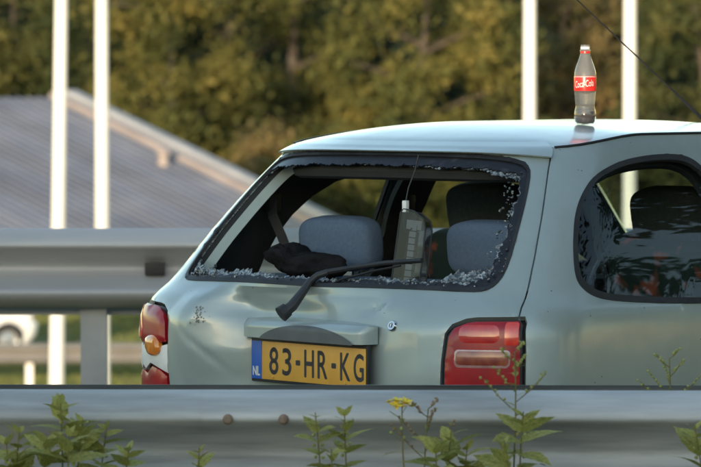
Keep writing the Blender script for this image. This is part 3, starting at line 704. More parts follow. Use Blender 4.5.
# seats
rs = bevelbox('rear_seat', (-.60,.50,.42), (.60,.63,.975), M['seat_blue'], car, .045, 4)
bevelbox('seat_cushion', (-.60,.64,.36), (.60,1.10,.56), M['seat_blue'], rs, .05, 3)
for vx in (-.285, .285):
    superell('headrest', (vx,.565,1.072), (.142,.055,.082), M['seat_blue'], rs, e=.52, M=Matrix.Rotation(R(6),3,'X').to_4x4())
    for dx in (-.05,.05): MB().tube([(vx+dx,.565,.95),(vx+dx,.565,1.02)], .006, 8).obj('headrest_post', M['chrome'], rs)
for vx in (-.36, .36):
    Mt = Matrix.Translation((vx,1.52,.50)) @ Matrix.Rotation(R(14),4,'X')
    fs = bevelbox('front_seat', (-.24,-.07,-.05), (.24,.07,.60), M['seat_dark'], car, .06, 4, Mt)
    superell('headrest', (vx,1.375,1.145), (.150,.05,.092), M['seat_headrest'], fs, e=.5, M=Matrix.Rotation(R(12),3,'X').to_4x4())
    for dx in (-.05,.05): MB().tube([(vx+dx,1.385,1.0),(vx+dx,1.37,1.06)], .006, 8).obj('headrest_post', M['chrome'], fs)
    bevelbox('seat_cushion', (vx-.25,1.50,.36), (vx+.25,2.0,.52), M['seat_dark'], fs, .05, 3)
# shelf brackets at either side of the boot, seat belts
for s in (1, -1):
    bevelbox('shelf_bracket', (min(s*.66,s*.40),.24,.945), (max(s*.66,s*.40),.50,.972), M['trim'], car, .008)
def strap(name, pts, wid, nrm_, mat):
    b = MB(); pts = [Vector(p) for p in pts]; v = []; f = []
    for i, p in enumerate(pts):
        t = (pts[min(i+1,len(pts)-1)]-pts[max(i-1,0)]).normalized(); x = t.cross(Vector(nrm_)).normalized()*wid/2; n_ = x.cross(t).normalized()*.001
        v += [p-x-n_, p+x-n_, p+x+n_, p-x+n_]
    for i in range(len(pts)-1):
        for k in range(4): f.append((i*4+k, i*4+(k+1)%4, i*4+4+(k+1)%4, i*4+4+k))
    b.add(v, f); return b.obj(name, mat, car, smooth=False)
strap('seat_belt', [(-.575,.585,1.195),(-.56,.57,1.15),(-.53,.575,1.09),(-.485,.56,1.03),(-.45,.54,.98)], .030, (.3,-1,.2), M['trim'])
bevelbox('belt_anchor', (-.60,.565,1.16), (-.565,.62,1.22), M['rubber'], car, .008)
strap('seat_belt', [(-.60,1.28,1.17),(-.60,1.285,1.05),(-.63,1.29,.90),(-.66,1.30,.60)], .048, (1,-.4,0), M['rubber'])
bevelbox('belt_anchor', (-.63,1.245,1.13), (-.592,1.30,1.21), M['rubber'], car, .008)
strap('seat_belt', [(.585,.66,1.20),(.60,.66,1.08),(.65,.66,.95),(.68,.66,.7)], .048, (-1,-.3,.2), M['trim'])
strap('seat_belt', [(.60,1.28,1.17),(.60,1.285,1.05),(.63,1.29,.90),(.66,1.30,.60)], .048, (-1,-.4,0), M['rubber'])
# high brake lamp torn loose and hanging on its lead
hb = MB()
def tray(z): return .045 + (.176-z*0)*0
Mx = Matrix.Translation((.174,.345,1.075)) @ Matrix.Rotation(R(4),4,'Y') @ Matrix.Rotation(R(-6),4,'X')
ol = [(-.052,-.115),(.052,-.115),(.050,.06),(.040,.088),(.0,.108),(-.038,.112),(-.048,.10)]
v = [Mx @ Vector((x,-.018,z)) for x, z in ol] + [Mx @ Vector((x*.86,.022,z*.95)) for x, z in ol]; n = len(ol)
hb.add(v, [(i,(i+1)%n,(i+1)%n+n,i+n) for i in range(n)] + [tuple(range(n,2*n))[::-1]])
M['smoke'] = glass_mat('smoked_plastic', (.55,.56,.57), refl=.8, haze=.05, hazecol=(.2,.2,.2))
hl = hb.obj('high_brake_lamp', M['smoke'], car, smooth=False); tag(hl, 'high brake lamp hanging loose on its wire')
lens = MB().add([Mx @ Vector((x*.98,-.0185,z*.98)) for x, z in ol], [tuple(range(n))]); lens.obj('lamp_lens', M['smoke'], hl, smooth=False)
eg = MB(); eg.tube([Mx @ Vector((x,-.018,z)) for x, z in ol + ol[:1]], .0026, 6); eg.tube([Mx @ Vector((x*.86,.022,z*.95)) for x, z in ol + ol[:1]], .0026, 6); eg.obj('lamp_rim', M['trim'], hl)
st = MB()
for k in range(9): st.box((-.012,-.012,-.10+k*.019), (.012,.004,-.084+k*.019), Mx)
st.box((-.028,-.010,.055),(.028,.006,.082),Mx); st.obj('lamp_reflector', M['galv_post'], hl, smooth=False)
MB().tube([(.165,.38,1.345),(.160,.37,1.30),(.150,.352,1.25),(.147,.345,1.215)], .0022, 6).obj('lamp_wire', M['rubber'], hl)
bevelbox('connector', (.138,.337,1.180), (.153,.352,1.214), M['white_plastic'], hl, .002)
MB().tube([(.145,.344,1.182),(.142,.338,1.15),(.155,.335,1.12),(.175,.338,1.135)], .0018, 6).obj('lamp_wire', M['rubber'], hl)
# rear wiper, bent away from the missing pane
wp = MB(); wp.tube([(-.028,.015,.902),(-.017,.03,.916),(-.011,.07,.955),(-.008,.098,.984),(.008,.113,1.001),(.04,.125,1.012)], [.021,.020,.0155,.013,.0125,.012], 10, flat=.8)
wi = wp.obj('rear_wiper', M['rubber'], car)
MB().tube([(.04,.125,1.012),(.12,.138,1.026),(.229,.15,1.042),(.357,.16,1.053)], [.0118,.0105,.0098,.009], 8, flat=.75).obj('wiper_arm', M['rubber'], wi)
MB().tube([(.061,.115,.980),(.101,.125,.995),(.20,.142,1.020),(.284,.152,1.036)], [.004,.0065,.0065,.005], 6, flat=.6).obj('wiper_blade', M['rubber'], wi)
MB().tube([(-.036,.002,.892),(-.027,.02,.906)], [.024,.0215], 12).obj('pivot_cap', M['rubber'], wi)
# number plate and handle garnish, carried askew by the stove-in tailgate
PA = Vector((.515,-.098,0)).normalized(); PC = Vector((.034,.050,.752)); PN = Vector((-PA.y*-1*0 + PA.y, -PA.x, 0)).normalized()
PM = Matrix.Translation(PC) @ Matrix((( PA.x, -PN.x, 0, 0), (PA.y, -PN.y, 0, 0), (0, 0, 1, 0), (0, 0, 0, 1)))   # local x along plate, y inward, z up
def pbox(name, lo, hi, mat, parent, bev=.002): return bevelbox(name, lo, hi, mat, parent, bev, 2, PM)
npl = pbox('number_plate', (-.266,-.006,-.064), (.266,.006,.066), M['rubber'], car, .004)
pbox('plate_sheet', (-.260,-.0085,-.055), (.260,-.0062,.055), M['plate'], npl, .0008)
pbox('country_strip', (-.260,-.0098,-.055), (-.213,-.0086,.055), M['plate_blue'], npl, .0004)
def text_mesh(txt, sx, sz, depth=.0):
    cu = bpy.data.curves.new('t', 'FONT'); cu.body = txt; cu.size = 1; cu.extrude = 0.0; cu.resolution_u = 4; cu.align_x = 'CENTER'
    ob = bpy.data.objects.new('t', cu); col.objects.link(ob); me = bpy.data.meshes.new_from_object(ob); bpy.data.objects.remove(ob); bpy.data.curves.remove(cu)
    co_ = np.array([v.co[:] for v in me.vertices]); lo = co_.min(0); hi = co_.max(0); c = (lo+hi)/2
    for v in me.vertices:
        v.co = ((v.co.x-c[0])/(hi[0]-lo[0])*sx, 0, (v.co.y-c[1])/(hi[1]-lo[1])*sz)
    me.update(); return me
def put_text(name, txt, x, z, sx, sz, y, mat, parent, Mx, bold=0.0):
    me = text_mesh(txt, sx, sz)
    if bold:
        bm = bmesh.new(); bm.from_mesh(me); base = bm.verts[:]
        src = bm.faces[:]
        for dx, dz in ((bold,0),(-bold,0),(0,bold),(0,-bold)):
            d = bmesh.ops.duplicate(bm, geom=src + [e for e in {e for f in src for e in f.edges}] + [v for v in {v for f in src for v in f.verts}])
            for v in [g for g in d['geom'] if isinstance(g, bmesh.types.BMVert)]: v.co.x += dx; v.co.z += dz; v.co.y -= .00003*(1+abs(dx*1000))
        bm.to_mesh(me); bm.free()
    me.transform(Mx @ Matrix.Translation((x, y, z)))
    return link(name, me, mat, parent, smooth=False)
xs = -.183
for ch, wd in (('8',.040),('3',.040),('-',.018),('H',.042),('R',.042),('-',.018),('K',.043),('G',.043)):
    adv = {'-':.042}.get(ch, .0605)
    put_text('character', ch, xs+adv/2-.004, 0.0, wd, .077 if ch != '-' else .012, -.0090, M['plate_ink'], npl, PM, bold=.0016)
    xs += adv
put_text('country_letters', 'NL', -.2365, -.032, .032, .026, -.0104, M['white_plastic'], npl, PM, bold=.0008)
st = MB()
for k in range(12):
    a = k*math.pi/6; st.lathe([(.0001,-.0004),(.0026,-.0004)], 6, PM @ Matrix.Translation((-.2365+.014*math.sin(a), -.0100, .022+.014*math.cos(a))) @ Matrix.Rotation(R(90),4,'X'))
st.obj('star_ring', M['plate'], npl, smooth=False)
for dx in (-.16,.17): MB().lathe([(.0001,.003),(.004,.002),(.005,-.002)], 10, PM @ Matrix.Translation((dx,-.0092,-.047 if dx<0 else -.047)) @ Matrix.Rotation(R(90),4,'X')).obj('plate_screw', M['plate'], npl)
# handle garnish: raised bar over the plate with a dark grip recess
def gdepth(x, z):
    X = abs(x)/.278; Zt = np.clip((z+.036)/.060, 0, 1)
    ends = np.clip(1-np.clip(X, 0, 1)**9, 0, 1)
    pr = np.sin(np.clip(Zt, 0, 1)*math.pi*.62+.35*math.pi*.35)
    top = 1-np.clip((Zt-.55)/.45, 0, 1)**2*.85
    return -.003 - .040*ends**.5*top
nxg, nzg = 60, 16; v = []; f = []
for j in range(nzg+1):
    for i in range(nxg+1):
        x = -.278+.556*i/nxg; zz = -.036+.060*j/nzg
        taper = 1-.14*abs(x/.278)**3
        zz2 = -.036 + (zz+.036)*taper
        v.append(PM @ Vector((x - .010, float(gdepth(x, zz)), zz2+.103)))
for j in range(nzg):
    for i in range(nxg): f.append((j*(nxg+1)+i, j*(nxg+1)+i+1, (j+1)*(nxg+1)+i+1, (j+1)*(nxg+1)+i))
# closing skirt to the tailgate
k = len(v); loop = [i for i in range(nxg+1)] + [j*(nxg+1)+nxg for j in range(1, nzg+1)] + [nzg*(nxg+1)+i for i in range(nxg-1, -1, -1)] + [j*(nxg+1) for j in range(nzg-1, 0, -1)]
for i in loop: p = PM.inverted() @ Vector(v[i]); p.y = .03; v.append(PM @ p)
m_ = len(loop); f += [(loop[(i+1) % m_], loop[i], k+i, k+(i+1) % m_) for i in range(m_)]
gar = link('handle_garnish', mesh('handle_garnish', v, f), M['paint'], car, sharp=50)
v = []; f = []; nn = 40
for j in range(7):
    for i in range(nn+1):
        x = -.212+.424*i/nn; hh = .046*max(0, 1-abs(x/.213)**2.2)**.75
        zz = -.0365 + hh*j/6
        v.append(PM @ Vector((x+.030, float(gdepth(x, max(zz, -.0355)))-.0025, zz+.103-.0012)))
for j in range(6):
    for i in range(nn): f.append((j*(nn+1)+i, j*(nn+1)+i+1, (j+1)*(nn+1)+i+1, (j+1)*(nn+1)+i))
link('grip', mesh('grip', v, f), M['plastic_grey'], gar, sharp=60)
# key lock
c = off(Sd, np.array([.345]), np.array([.872]), np.array([.004]))[0]; nn_ = Vector(nrm(Sd, np.array([.345]), np.array([.872]))[0])
Kx = Matrix.Translation(Vector(c)) @ nn_.to_track_quat('Z','Y').to_matrix().to_4x4()
kl = MB().lathe([(.0001,.001),(.007,.001),(.008,.004),(.013,.004),(.0155,.0),(.016,-.006)], 20, Kx).obj('boot_lock', M['chrome'], car)
MB().box((-.0015,-.006,.0),(.0015,.006,.0018),Kx).obj('keyhole', M['rubber'], kl, smooth=False)
# roof aerial (front of the roof, raked back)
an = MB(); an.tube([(.10,1.93,1.40),(.10,1.90,1.425)], [.016,.010], 10)
ao = an.obj('aerial', M['rubber'], car)
MB().tube([(.10,1.91,1.418),(.10,1.80,1.480),(.10,1.70,1.536),(.10,1.10,1.872)], [.0062,.0056,.0026,.0018], 6).obj('aerial_rod', M['rubber'], ao)

# ------------------------------------------------------------------ things in and on the car
def car_pt(x, y, z): return CAR_O + Vector((x*math.cos(YAW)+y*math.sin(YAW), -x*math.sin(YAW)+y*math.cos(YAW), z))
# crumpled black bag
bm = bmesh.new(); bmesh.ops.create_icosphere(bm, subdivisions=4, radius=1)
from mathutils import noise as mnoise
for v in bm.verts:
    p = v.co.copy(); d = 1 + .32*mnoise.noise(p*1.7+Vector((3,1,2))) + .16*abs(mnoise.noise(p*4.1)) + .05*mnoise.noise(p*9)
    v.co = Vector((p.x*.125*d, p.y*.075*d, p.z*.046*d + (.022 if p.x < -.3 else 0)*d))
    if v.co.z < -.036: v.co.z = -.036
me = bpy.data.meshes.new('bag'); bm.to_mesh(me); bm.free()
bag = link('black_bag', me, M['bag'], sharp=0); bag.location = car_pt(-.275,.40,1.009); bag.rotation_euler = (0,0,-YAW+R(4)); tag(bag, 'crumpled black cloth bag lying behind the rear seat of the dented hatchback', 'bag')
hk = MB().tube([(-.10,-.02,.03),(-.105,-.03,.052),(-.08,-.035,.060),(-.05,-.03,.04)], .009, 6); hk.obj('bag_handle', M['bag'], bag)
# white folded paper
pv = [(-.05,-.02,0),(.05,-.03,0),(.055,.03,.0),(-.045,.04,0),(-.046,-.018,.012),(.045,-.028,.034),(.05,.032,.036),(-.040,.042,.014)]
pp = link('folded_paper', mesh('folded_paper', pv, [(0,3,2,1),(4,5,6,7),(0,1,5,4),(1,2,6,5),(2,3,7,6),(3,0,4,7)]), M['paper'], smooth=False)
pp.location = car_pt(.275,.44,.973); pp.rotation_euler = (0,0,-YAW+R(12)); tag(pp, 'small white folded paper lying behind the rear seat near the hanging brake lamp', 'paper')
bevelbox_shelf = bevelbox('parcel_ledge', (-.40,.33,.945), (.40,.50,.972), M['trim'], car, .008)
# bottle on the roof
def bottle():
    bx, by = .300, 1.0
    root = empty('cola_bottle', (0,0,0)); tag(root, 'clear plastic cola bottle with red label, nearly empty, standing on the hatchback roof', 'bottle')
    # rest on the roof skin
    best = None
    Q, T = np.meshgrid(np.linspace(.7, 2.2, 300), np.linspace(0, .5, 200)); P = RoofS(Q.ravel(), T.ravel()); i = np.argmin((P[:, 0]-bx)**2 + (P[:, 1]-by)**2)
    root.location = car_pt(bx, by, float(P[i, 2]) + .0005); root.rotation_euler = (0,0,R(-12))
    prof = [(.001,.004),(.018,.001),(.026,.002),(.0305,.009),(.0325,.022),(.0325,.034),(.0305,.045),(.0285,.054),(.0290,.062),(.0305,.080),(.0322,.098),(.0326,.104),(.0326,.142),(.0322,.148),(.0315,.156),(.0285,.168),(.023,.184),(.0175,.200),(.0140,.212),(.0132,.218),(.0160,.2195),(.0160,.2225),(.0130,.2235),(.0130,.236),(.0120,.238)]
    b = MB(); n = 40; v = []; f = []
    for r_, z in prof:
        for k in range(n):
            a = 2*math.pi*k/n; rr_ = r_
            if z < .05: rr_ *= 1 - .05*max(0, math.cos(5*a))*(1 if z < .03 else .5)
            if .15 < z < .2: rr_ *= 1 - .018*math.cos(10*a)
            v.append((rr_*math.cos(a), rr_*math.sin(a), z))
    for i in range(len(prof)-1):
        for k in range(n): f.append((i*n+k, i*n+(k+1)%n, (i+1)*n+(k+1)%n, (i+1)*n+k))
    b.add(v, f); b.obj('bottle_body', M['pet'], root, sharp=60)
    MB().lathe([(.0001,.006),(.018,.0035),(.0245,.0045),(.0285,.010),(.0305,.022),(.0305,.033),(.0292,.040),(.0001,.0402)], 36).obj('cola', M['cola'], root)
    lb = MB().lathe([(.0331,.101),(.0333,.102),(.0333,.1435),(.0331,.1445)], 40).obj('label_band', M['label_red'], root)
    MB().lathe([(.0138,.2125),(.0150,.213),(.0150,.2185),(.0138,.219)], 24).obj('cap_ring', M['label_red'], root)
    MB().lathe([(.0137,.2245),(.0140,.226),(.0137,.2275),(.0140,.230),(.0136,.232)], 24).obj('neck_thread', M['white_plastic'], root)
    me = text_mesh('Coca-Cola', .062, .020)
    bm = bmesh.new(); bm.from_mesh(me); bmesh.ops.subdivide_edges(bm, edges=bm.edges[:], cuts=1); bm.to_mesh(me); bm.free()
    a0 = math.atan2(-1, -.15) - root.rotation_euler.z
    for v_ in me.vertices:
        a = a0 + v_.co.x/.0336 + v_.co.z*.0; z = .1225+v_.co.z+v_.co.x*.10
        v_.co = (.0337*math.cos(a), .0337*math.sin(a), z)
    link('label_lettering', me, M['white_plastic'], lb, smooth=False)
    MB().lathe([(.03345,.1420),(.03345,.1432)], 40).obj('label_stripe', M['white_plastic'], lb)
bottle()

# ------------------------------------------------------------------ white hatchback far away by the lower guardrail
wc_o = wpt(-2, 352, 80); wc = empty('white_car', (wc_o.x+.48, 80, float(GZ(80))), R(-62) + math.pi)
tag(wc, 'white hatchback parked in the distance behind the low guardrail', 'car')
Bw = body_panels(wc, M['white_paint'], Sc, .08, detail=False)
for s in (1, -1):
    W, ws = Bw['win', s]; panel('side_window', W, [], M['pane'], wc, step=.08, th=0, fn=Sc, base=-.006, roll=0)
    dW, dws = Bw['doorwin', s]; panel('door_window', dW, [], M['pane'], wc, step=.08, th=0, fn=Sc, base=-.006, roll=0)
    f = (lambda p: ccw(p)) if s > 0 else (lambda p: ccw(mirror(p)))
    panel('tail_lamp', f(LAMP), [], M['red_lens'], wc, step=.06, th=.02, fn=Sc)
    for uw in (.66, 3.02): wheel(wc, s*.68, uw, s)
    hx = s*(QMAX-.42); panel('headlamp', ccw([(hx-.14,.60),(hx+.14,.60),(hx+.13,.72),(hx-.13,.72)]), [], M['pane'], wc, step=.06, th=.02, fn=Sc, base=.01)
panel('rear_window', GO, [], M['pane'], wc, step=.08, th=0, fn=Sc, base=-.006, roll=0)
panel('grille', ccw([(QMAX-.22,.42),(QMAX+.22,.42),(QMAX+.20,.54),(QMAX-.20,.54)]), [], M['rubber'], wc, step=.06, th=.02, fn=Sc, base=.008)

# ------------------------------------------------------------------ flagpoles
for i, (px, lean, d, lab) in enumerate(((59.0, R(.85), 46, 'white pole leaning slightly, standing in front of the grey roof'),
                          (102.0, R(0), 46.5, 'upright white pole in front of the grey roof, beside the slightly leaning pole'),
                          (529.5, R(0), 47, 'white pole behind the hatchback roof, on the side of the bottle away from the aerial'),
                          (629.5, R(0), 46, 'white pole behind the hatchback roof, crossed by the thin aerial'))):
    p = wpt(px, 180, d); z0 = float(GZ(d)); o = empty('flagpole', (p.x - math.tan(lean)*(p.z-z0), d, z0)); o.rotation_euler = (0, lean, 0)
    tag(o, lab, 'pole', 'white poles beyond the far guardrail')
    MB().lathe([(.085,0),(.082,.5),(.068,4),(.058,8),(.055,9.5),(.0001,9.52)], 20).obj('shaft', M['pole'], o)
    MB().lathe([(.16,-.05),(.16,.04),(.12,.06),(.086,.10)], 20).obj('base_collar', M['galv_post'], o)
    MB().lathe([(.0001,9.72),(.05,9.68),(.07,9.6),(.05,9.52),(.0001,9.5)], 16).obj('finial', M['pole'], o)

# ------------------------------------------------------------------ building with the grey roof
bld = empty('grey_roofed_building', (0,0,0)); tag(bld, 'low building with wide shallow grey sheet-metal roof beyond the far guardrail', 'building')
apex = wpt(66, 100, 110); dn = Vector((math.sin(R(45)), -math.cos(R(45)), 0)); rd = Vector((-math.cos(R(45)), -math.sin(R(45)), 0))
pit = math.tan(R(17.6)); Ls, Lr = 9.2, 19.0
dnv = (dn - Vector((0,0,pit))).normalized(); nv = rd.cross(dnv).normalized(); nv = nv if nv.z > 0 else -nv
slen = Ls/math.cos(R(17.6))
def slab(p0, a, la, b, lb, th): # box from p0 along a and b, thickness along nv
    q = [p0, p0+a*la, p0+a*la+b*lb, p0+b*lb]; v = q + [x + nv*th for x in q]
    return v, [(0,3,2,1),(4,5,6,7),(0,1,5,4),(1,2,6,5),(2,3,7,6),(3,0,4,7)]
npan = 19
for i in range(npan):
    b = MB(); b.add(*slab(apex + rd*(i*1.0+.55), rd, .985, dnv, slen, .05 + .012*(i % 2)))
    for k in range(3): b.add(*slab(apex + rd*(i*1.0+.55+.02+.33*k), rd, .05, dnv, slen, .095))
    b.obj('roof_panel', M['roof_metal'], bld, smooth=False)
MB().add(*slab(apex + rd*.30, rd, .26, dnv, slen, .20)).obj('verge_cap', M['roof_cap'], bld, smooth=False)
MB().add(*slab(apex + rd*0.05 - nv*.05, rd, .25, dnv, slen, .10)).obj('verge_strip', M['roof_metal'], bld, smooth=False)
MB().add(*slab(apex - rd*.25, rd, .30, dnv, slen, .26)).obj('verge_board', M['roof_edge'], bld, smooth=False)
# far slope, walls
up2 = (-dn - Vector((0,0,pit))).normalized(); nv_keep = nv; nv = up2.cross(rd).normalized(); nv = nv if nv.z > 0 else -nv
MB().add(*slab(apex - rd*.25, rd, Lr+.5, up2, slen, .06)).obj('rear_roof_slope', M['roof_metal'], bld, smooth=False); nv = nv_keep
zb = -6.0; A = apex + rd*.4 + dn*(Ls-.5); Bc = apex + rd*.4 - dn*(Ls-.5); Cc = apex + rd*(Lr-.4) - dn*(Ls-.5); Dc = apex + rd*(Lr-.4) + dn*(Ls-.5)
zt = apex.z - pit*(Ls-.5) - .1
def wallq(p, q, name='wall', ridge=None):
    v = [Vector((p.x,p.y,zb)), Vector((q.x,q.y,zb)), Vector((q.x,q.y,zt))] + ([Vector((ridge.x, ridge.y, apex.z-.12))] if ridge else []) + [Vector((p.x,p.y,zt))]
    nn = (v[1]-v[0]).cross(Vector((0,0,1))).normalized()*.2; n = len(v); v2 = [x - nn for x in v]
    f = [tuple(range(n)), tuple(range(n,2*n))[::-1]] + [((i+1)%n, i, i+n, (i+1)%n+n) for i in range(n)]
    return MB().add(v+v2, f).obj(name, M['wall'], bld, smooth=False)
w1 = wallq(Dc, A); wallq(A, Bc, ridge=apex+rd*.4); wallq(Bc, Cc); wallq(Cc, Dc, ridge=apex+rd*(Lr-.4))
for k in range(4):
    p = Dc + (A-Dc)*((k+.5)/4); t = (A-Dc).normalized(); nn = Vector((t.y,-t.x,0)); c = Vector((p.x,p.y,-4.1)) + nn*.03
    wv = [c-t*.8-Vector((0,0,.6)), c+t*.8-Vector((0,0,.6)), c+t*.8+Vector((0,0,.6)), c-t*.8+Vector((0,0,.6))]
    w_ = MB().add(wv + [x - nn*.02 for x in wv], [(0,1,2,3),(1,0,4,5),(2,1,5,6),(3,2,6,7),(0,3,7,4)]).obj('window', M['pane'], bld, smooth=False)
    fr_ = MB()
    for a_, b_ in ((0,1),(1,2),(2,3),(3,0)): fr_.tube([wv[a_]+nn*.02, wv[b_]+nn*.02], .04, 4)
    fr_.obj('frame', M['pole'], w_, smooth=False)
vt = apex + rd*1.25 + dnv*5.1 + nv*.06
ve = MB().lathe([(.16,-.05),(.12,.12),(.10,.22),(.17,.24),(.17,.30),(.02,.42)], 16, Matrix.Translation(vt)).obj('roof_vent', M['roof_cap'], bld)

# ------------------------------------------------------------------ unseen wall added behind the camera: it puts the road in evening shade
nbx = empty('shade_wall', (0,-8,0)); tag(nbx, 'tall grey unseen wall added behind the viewpoint to shade the road', 'barrier')
BH = 1.46 + (13.5+8)/math.cos(SUN_AZ)*math.tan(SUN_EL)
for i in range(-12, 12):
    for k in range(3): MB().box((i*4+.06,-.06,-.3+(BH+.3)*k/3+.004),(i*4+3.94,.06,-.3+(BH+.3)*(k+1)/3)).obj('shade_wall_panel', M['barrier'], nbx, smooth=False)
for i in range(-12, 13): MB().box((i*4-.1,-.12,-.3),(i*4+.1,.12,BH)).obj('shade_wall_post', M['galv_post'], nbx, smooth=False)

# ------------------------------------------------------------------ trees
def tree_meshes(seed, h, rx, n_cl, per, leaf, base=.18, cl_r=.75, up=1.0):
    r = random.Random(seed); tr = MB(); zc = h*(base+1)/2; rz = h*(1-base)/2
    tr.tube([(0,0,-.6),(r.uniform(-.1,.1),0,h*.2),(r.uniform(-.2,.2),r.uniform(-.2,.2),h*.5),(r.uniform(-.3,.3),0,h*.85)], [h*.022,h*.017,h*.011,h*.003], 8)
    cl = []
    for _ in range(n_cl):
        while True:
            p = Vector((r.uniform(-1,1), r.uniform(-1,1), r.uniform(-1,1)))
            if .25 < p.length < 1: break
        p = p.normalized()*(p.length**.5)
        taper = 1 - .45*max(0, p.z)**1.5 - .15*max(0, -p.z)
        lob = .78 + .35*mnoise.noise(p*1.8 + Vector((seed*3.1, seed*1.7, 0)))
        cl.append(Vector((p.x*rx*taper*lob*1.15, p.y*rx*taper*lob*1.15, zc + p.z*rz*(.9+.2*lob))))
    for i, c in enumerate(cl):
        if i % 5 == 0:
            z0 = max(h*.12, min(c.z-.25*abs(c.x)-.3, h*.8)); tr.tube([(0,0,z0), (c.x*.5, c.y*.5, (z0+c.z)*.5+.1), c], [h*.008,h*.005,h*.0015], 5, caps=False)
    v = []; f = []
    for c in cl:
        cr = cl_r*r.uniform(.6, 1.3)
        for _ in range(per):
            d = Vector((r.gauss(0,1), r.gauss(0,1), r.gauss(0,.75)))*cr*.5; p = c + d
            n_ = (d.normalized()*.7 + Vector((r.gauss(0,.6), r.gauss(0,.6), r.gauss(.4,.6)))).normalized()
            a = n_.orthogonal().normalized(); a.rotate(Matrix.Rotation(r.random()*6.28, 3, n_)); b = n_.cross(a); s_ = leaf*r.uniform(.6, 1.35)
            k = len(v); v += [p - a*s_, p - b*s_*.45, p + a*s_, p + b*s_*.45]; f.append((k, k+1, k+2, k+3))
    cm = mesh('crown', v, f)
    return tr.mesh('trunk'), cm
KINDS = {'broad': tree_meshes(1, 12.5, 3.3, 80, 150, .15, cl_r=.95), 'round': tree_meshes(2, 11.5, 2.9, 72, 150, .15, base=.12, cl_r=.9), 'tall': tree_meshes(3, 14.5, 2.4, 78, 140, .14, base=.10, cl_r=.85), 'dense': tree_meshes(6, 15.0, 4.2, 260, 110, .17, base=.03, cl_r=.9), 'shrub': tree_meshes(4, 5.0, 2.6, 120, 60, .12, base=.02, cl_r=.6)}
for k_ in KINDS: KINDS[k_][0].materials.append(M['bark']); KINDS[k_][1].materials.append(None)
def tree(px, d, kind, leaf, label, rz, sc=1.0, group=None, x=None):
    X = x if x is not None else (px-350.5)/FPX*d
    o = empty({'shrub':'bush'}.get(kind, 'tree'), (X, d, float(GZ(d)) - .1), rz); o.scale = (sc, sc, sc*1.0); tag(o, label, 'bush' if kind == 'shrub' else 'tree', group)
    t = bpy.data.objects.new('trunk', KINDS[kind][0]); col.objects.link(t); t.parent = o
    for p in KINDS[kind][0].polygons: p.use_smooth = True
    c = bpy.data.objects.new('crown', KINDS[kind][1]); col.objects.link(c); c.parent = o
    c.material_slots[0].link = 'OBJECT'; c.material_slots[0].material = M[leaf]
    return o
G1 = 'sunlit trees beyond the building'
tree(15, 150, 'broad', 'leaf_g', 'broad olive-green tree standing behind the roof ridge end beyond the leaning pole', 1.2, .95, G1)
tree(168, 142, 'round', 'leaf_y', 'yellow-green rounded tree rising above the grey roof slope beside the upright pole', 2.0, 1.0, G1)
tree(92, 158, 'tall', 'leaf_y', 'tall yellowing tree standing between the two poles in front of the grey roof', 4.4, .9, G1)
tree(292, 150, 'tall', 'leaf_y', 'tall yellow-olive tree rising behind the end of the hatchback roof', .4, 1.0, G1)
tree(425, 146, 'broad', 'leaf_y', 'wide golden-green tree behind the middle of the hatchback roof', 3.3, 1.0, G1)
tree(566, 158, 'round', 'leaf_o', 'russet-tinged tree behind the cola bottle', 5.1, 1.05, G1)
tree(800, 150, 'broad', 'leaf_g', 'broad olive tree beyond the flank of the hatchback, past the aerial', 2.7, 1.0, G1)
tree(-95, 146, 'round', 'leaf_y', 'yellow-green tree past the far end of the grey roof ridge', .7, 1.0, G1)
tree(700, 140, 'round', 'leaf_g', 'mid-green tree behind the aerial base', 1.0, .92, G1)
G2 = 'dark trees in the back row'
for i, (px, d, kd, rz, lab) in enumerate(((-40,186,'broad',.3,'dark evergreen mass behind the broad olive-green tree'), (60,190,'round',1.9,'dark tree behind the tall yellowing tree between the poles'), (235,182,'broad',2.6,'dark green tree filling the gap beyond the lower end of the grey roof'),
        (350,190,'tall',.9,'dark tree behind the gap above the rear of the hatchback roof'), (490,184,'broad',4.0,'dark green tree behind the pole nearest the middle of the roof'), (610,188,'tall',5.5,'dark tree standing between the bottle and the pole crossed by the aerial'), (655,180,'broad',2.2,'dark green tree just past the pole crossed by the aerial'), (760,186,'broad',3.1,'dark tree behind the mid-green tree by the aerial'))):
    tree(px, d, kd, 'leaf_d', lab, rz, 1.3, G2)
for i, (px, d, lf, lab) in enumerate(((262,128,'leaf_o','low russet bush beside the lower end of the grey roof'), (335,126,'leaf_y','low yellow bush seen through the broken rear window'), (400,130,'leaf_g','low green bush seen through the broken rear window'), (470,127,'leaf_y','low golden bush behind the hatchback seen above its rear headrest'), (540,130,'leaf_g','low green bush hidden behind the hatchback pillar'), (200,93,'leaf_o','brown hedge bush low behind the distant guardrail'), (120,95,'leaf_o','brown hedge bush behind the distant guardrail near the pole foot'), (160,94,'leaf_o','brown hedge bush behind the distant guardrail between its two neighbours'))):
    tree(px, d, 'shrub', lf, lab, i*1.3, 1.0 if d > 100 else .24)
G3 = 'tall dark trees closing the view'
for i, px in enumerate((-330, -240, -150, -60, 30, 118, 205, 296, 385, 470, 556, 640, 735, 825, 915, 1005, 1100)):
    tree(px, 214 + 6*(i % 3), 'dense', 'leaf_d', 'tall dark tree of the wood that closes the view behind all other trees', i*2.3, 1.15, G3)
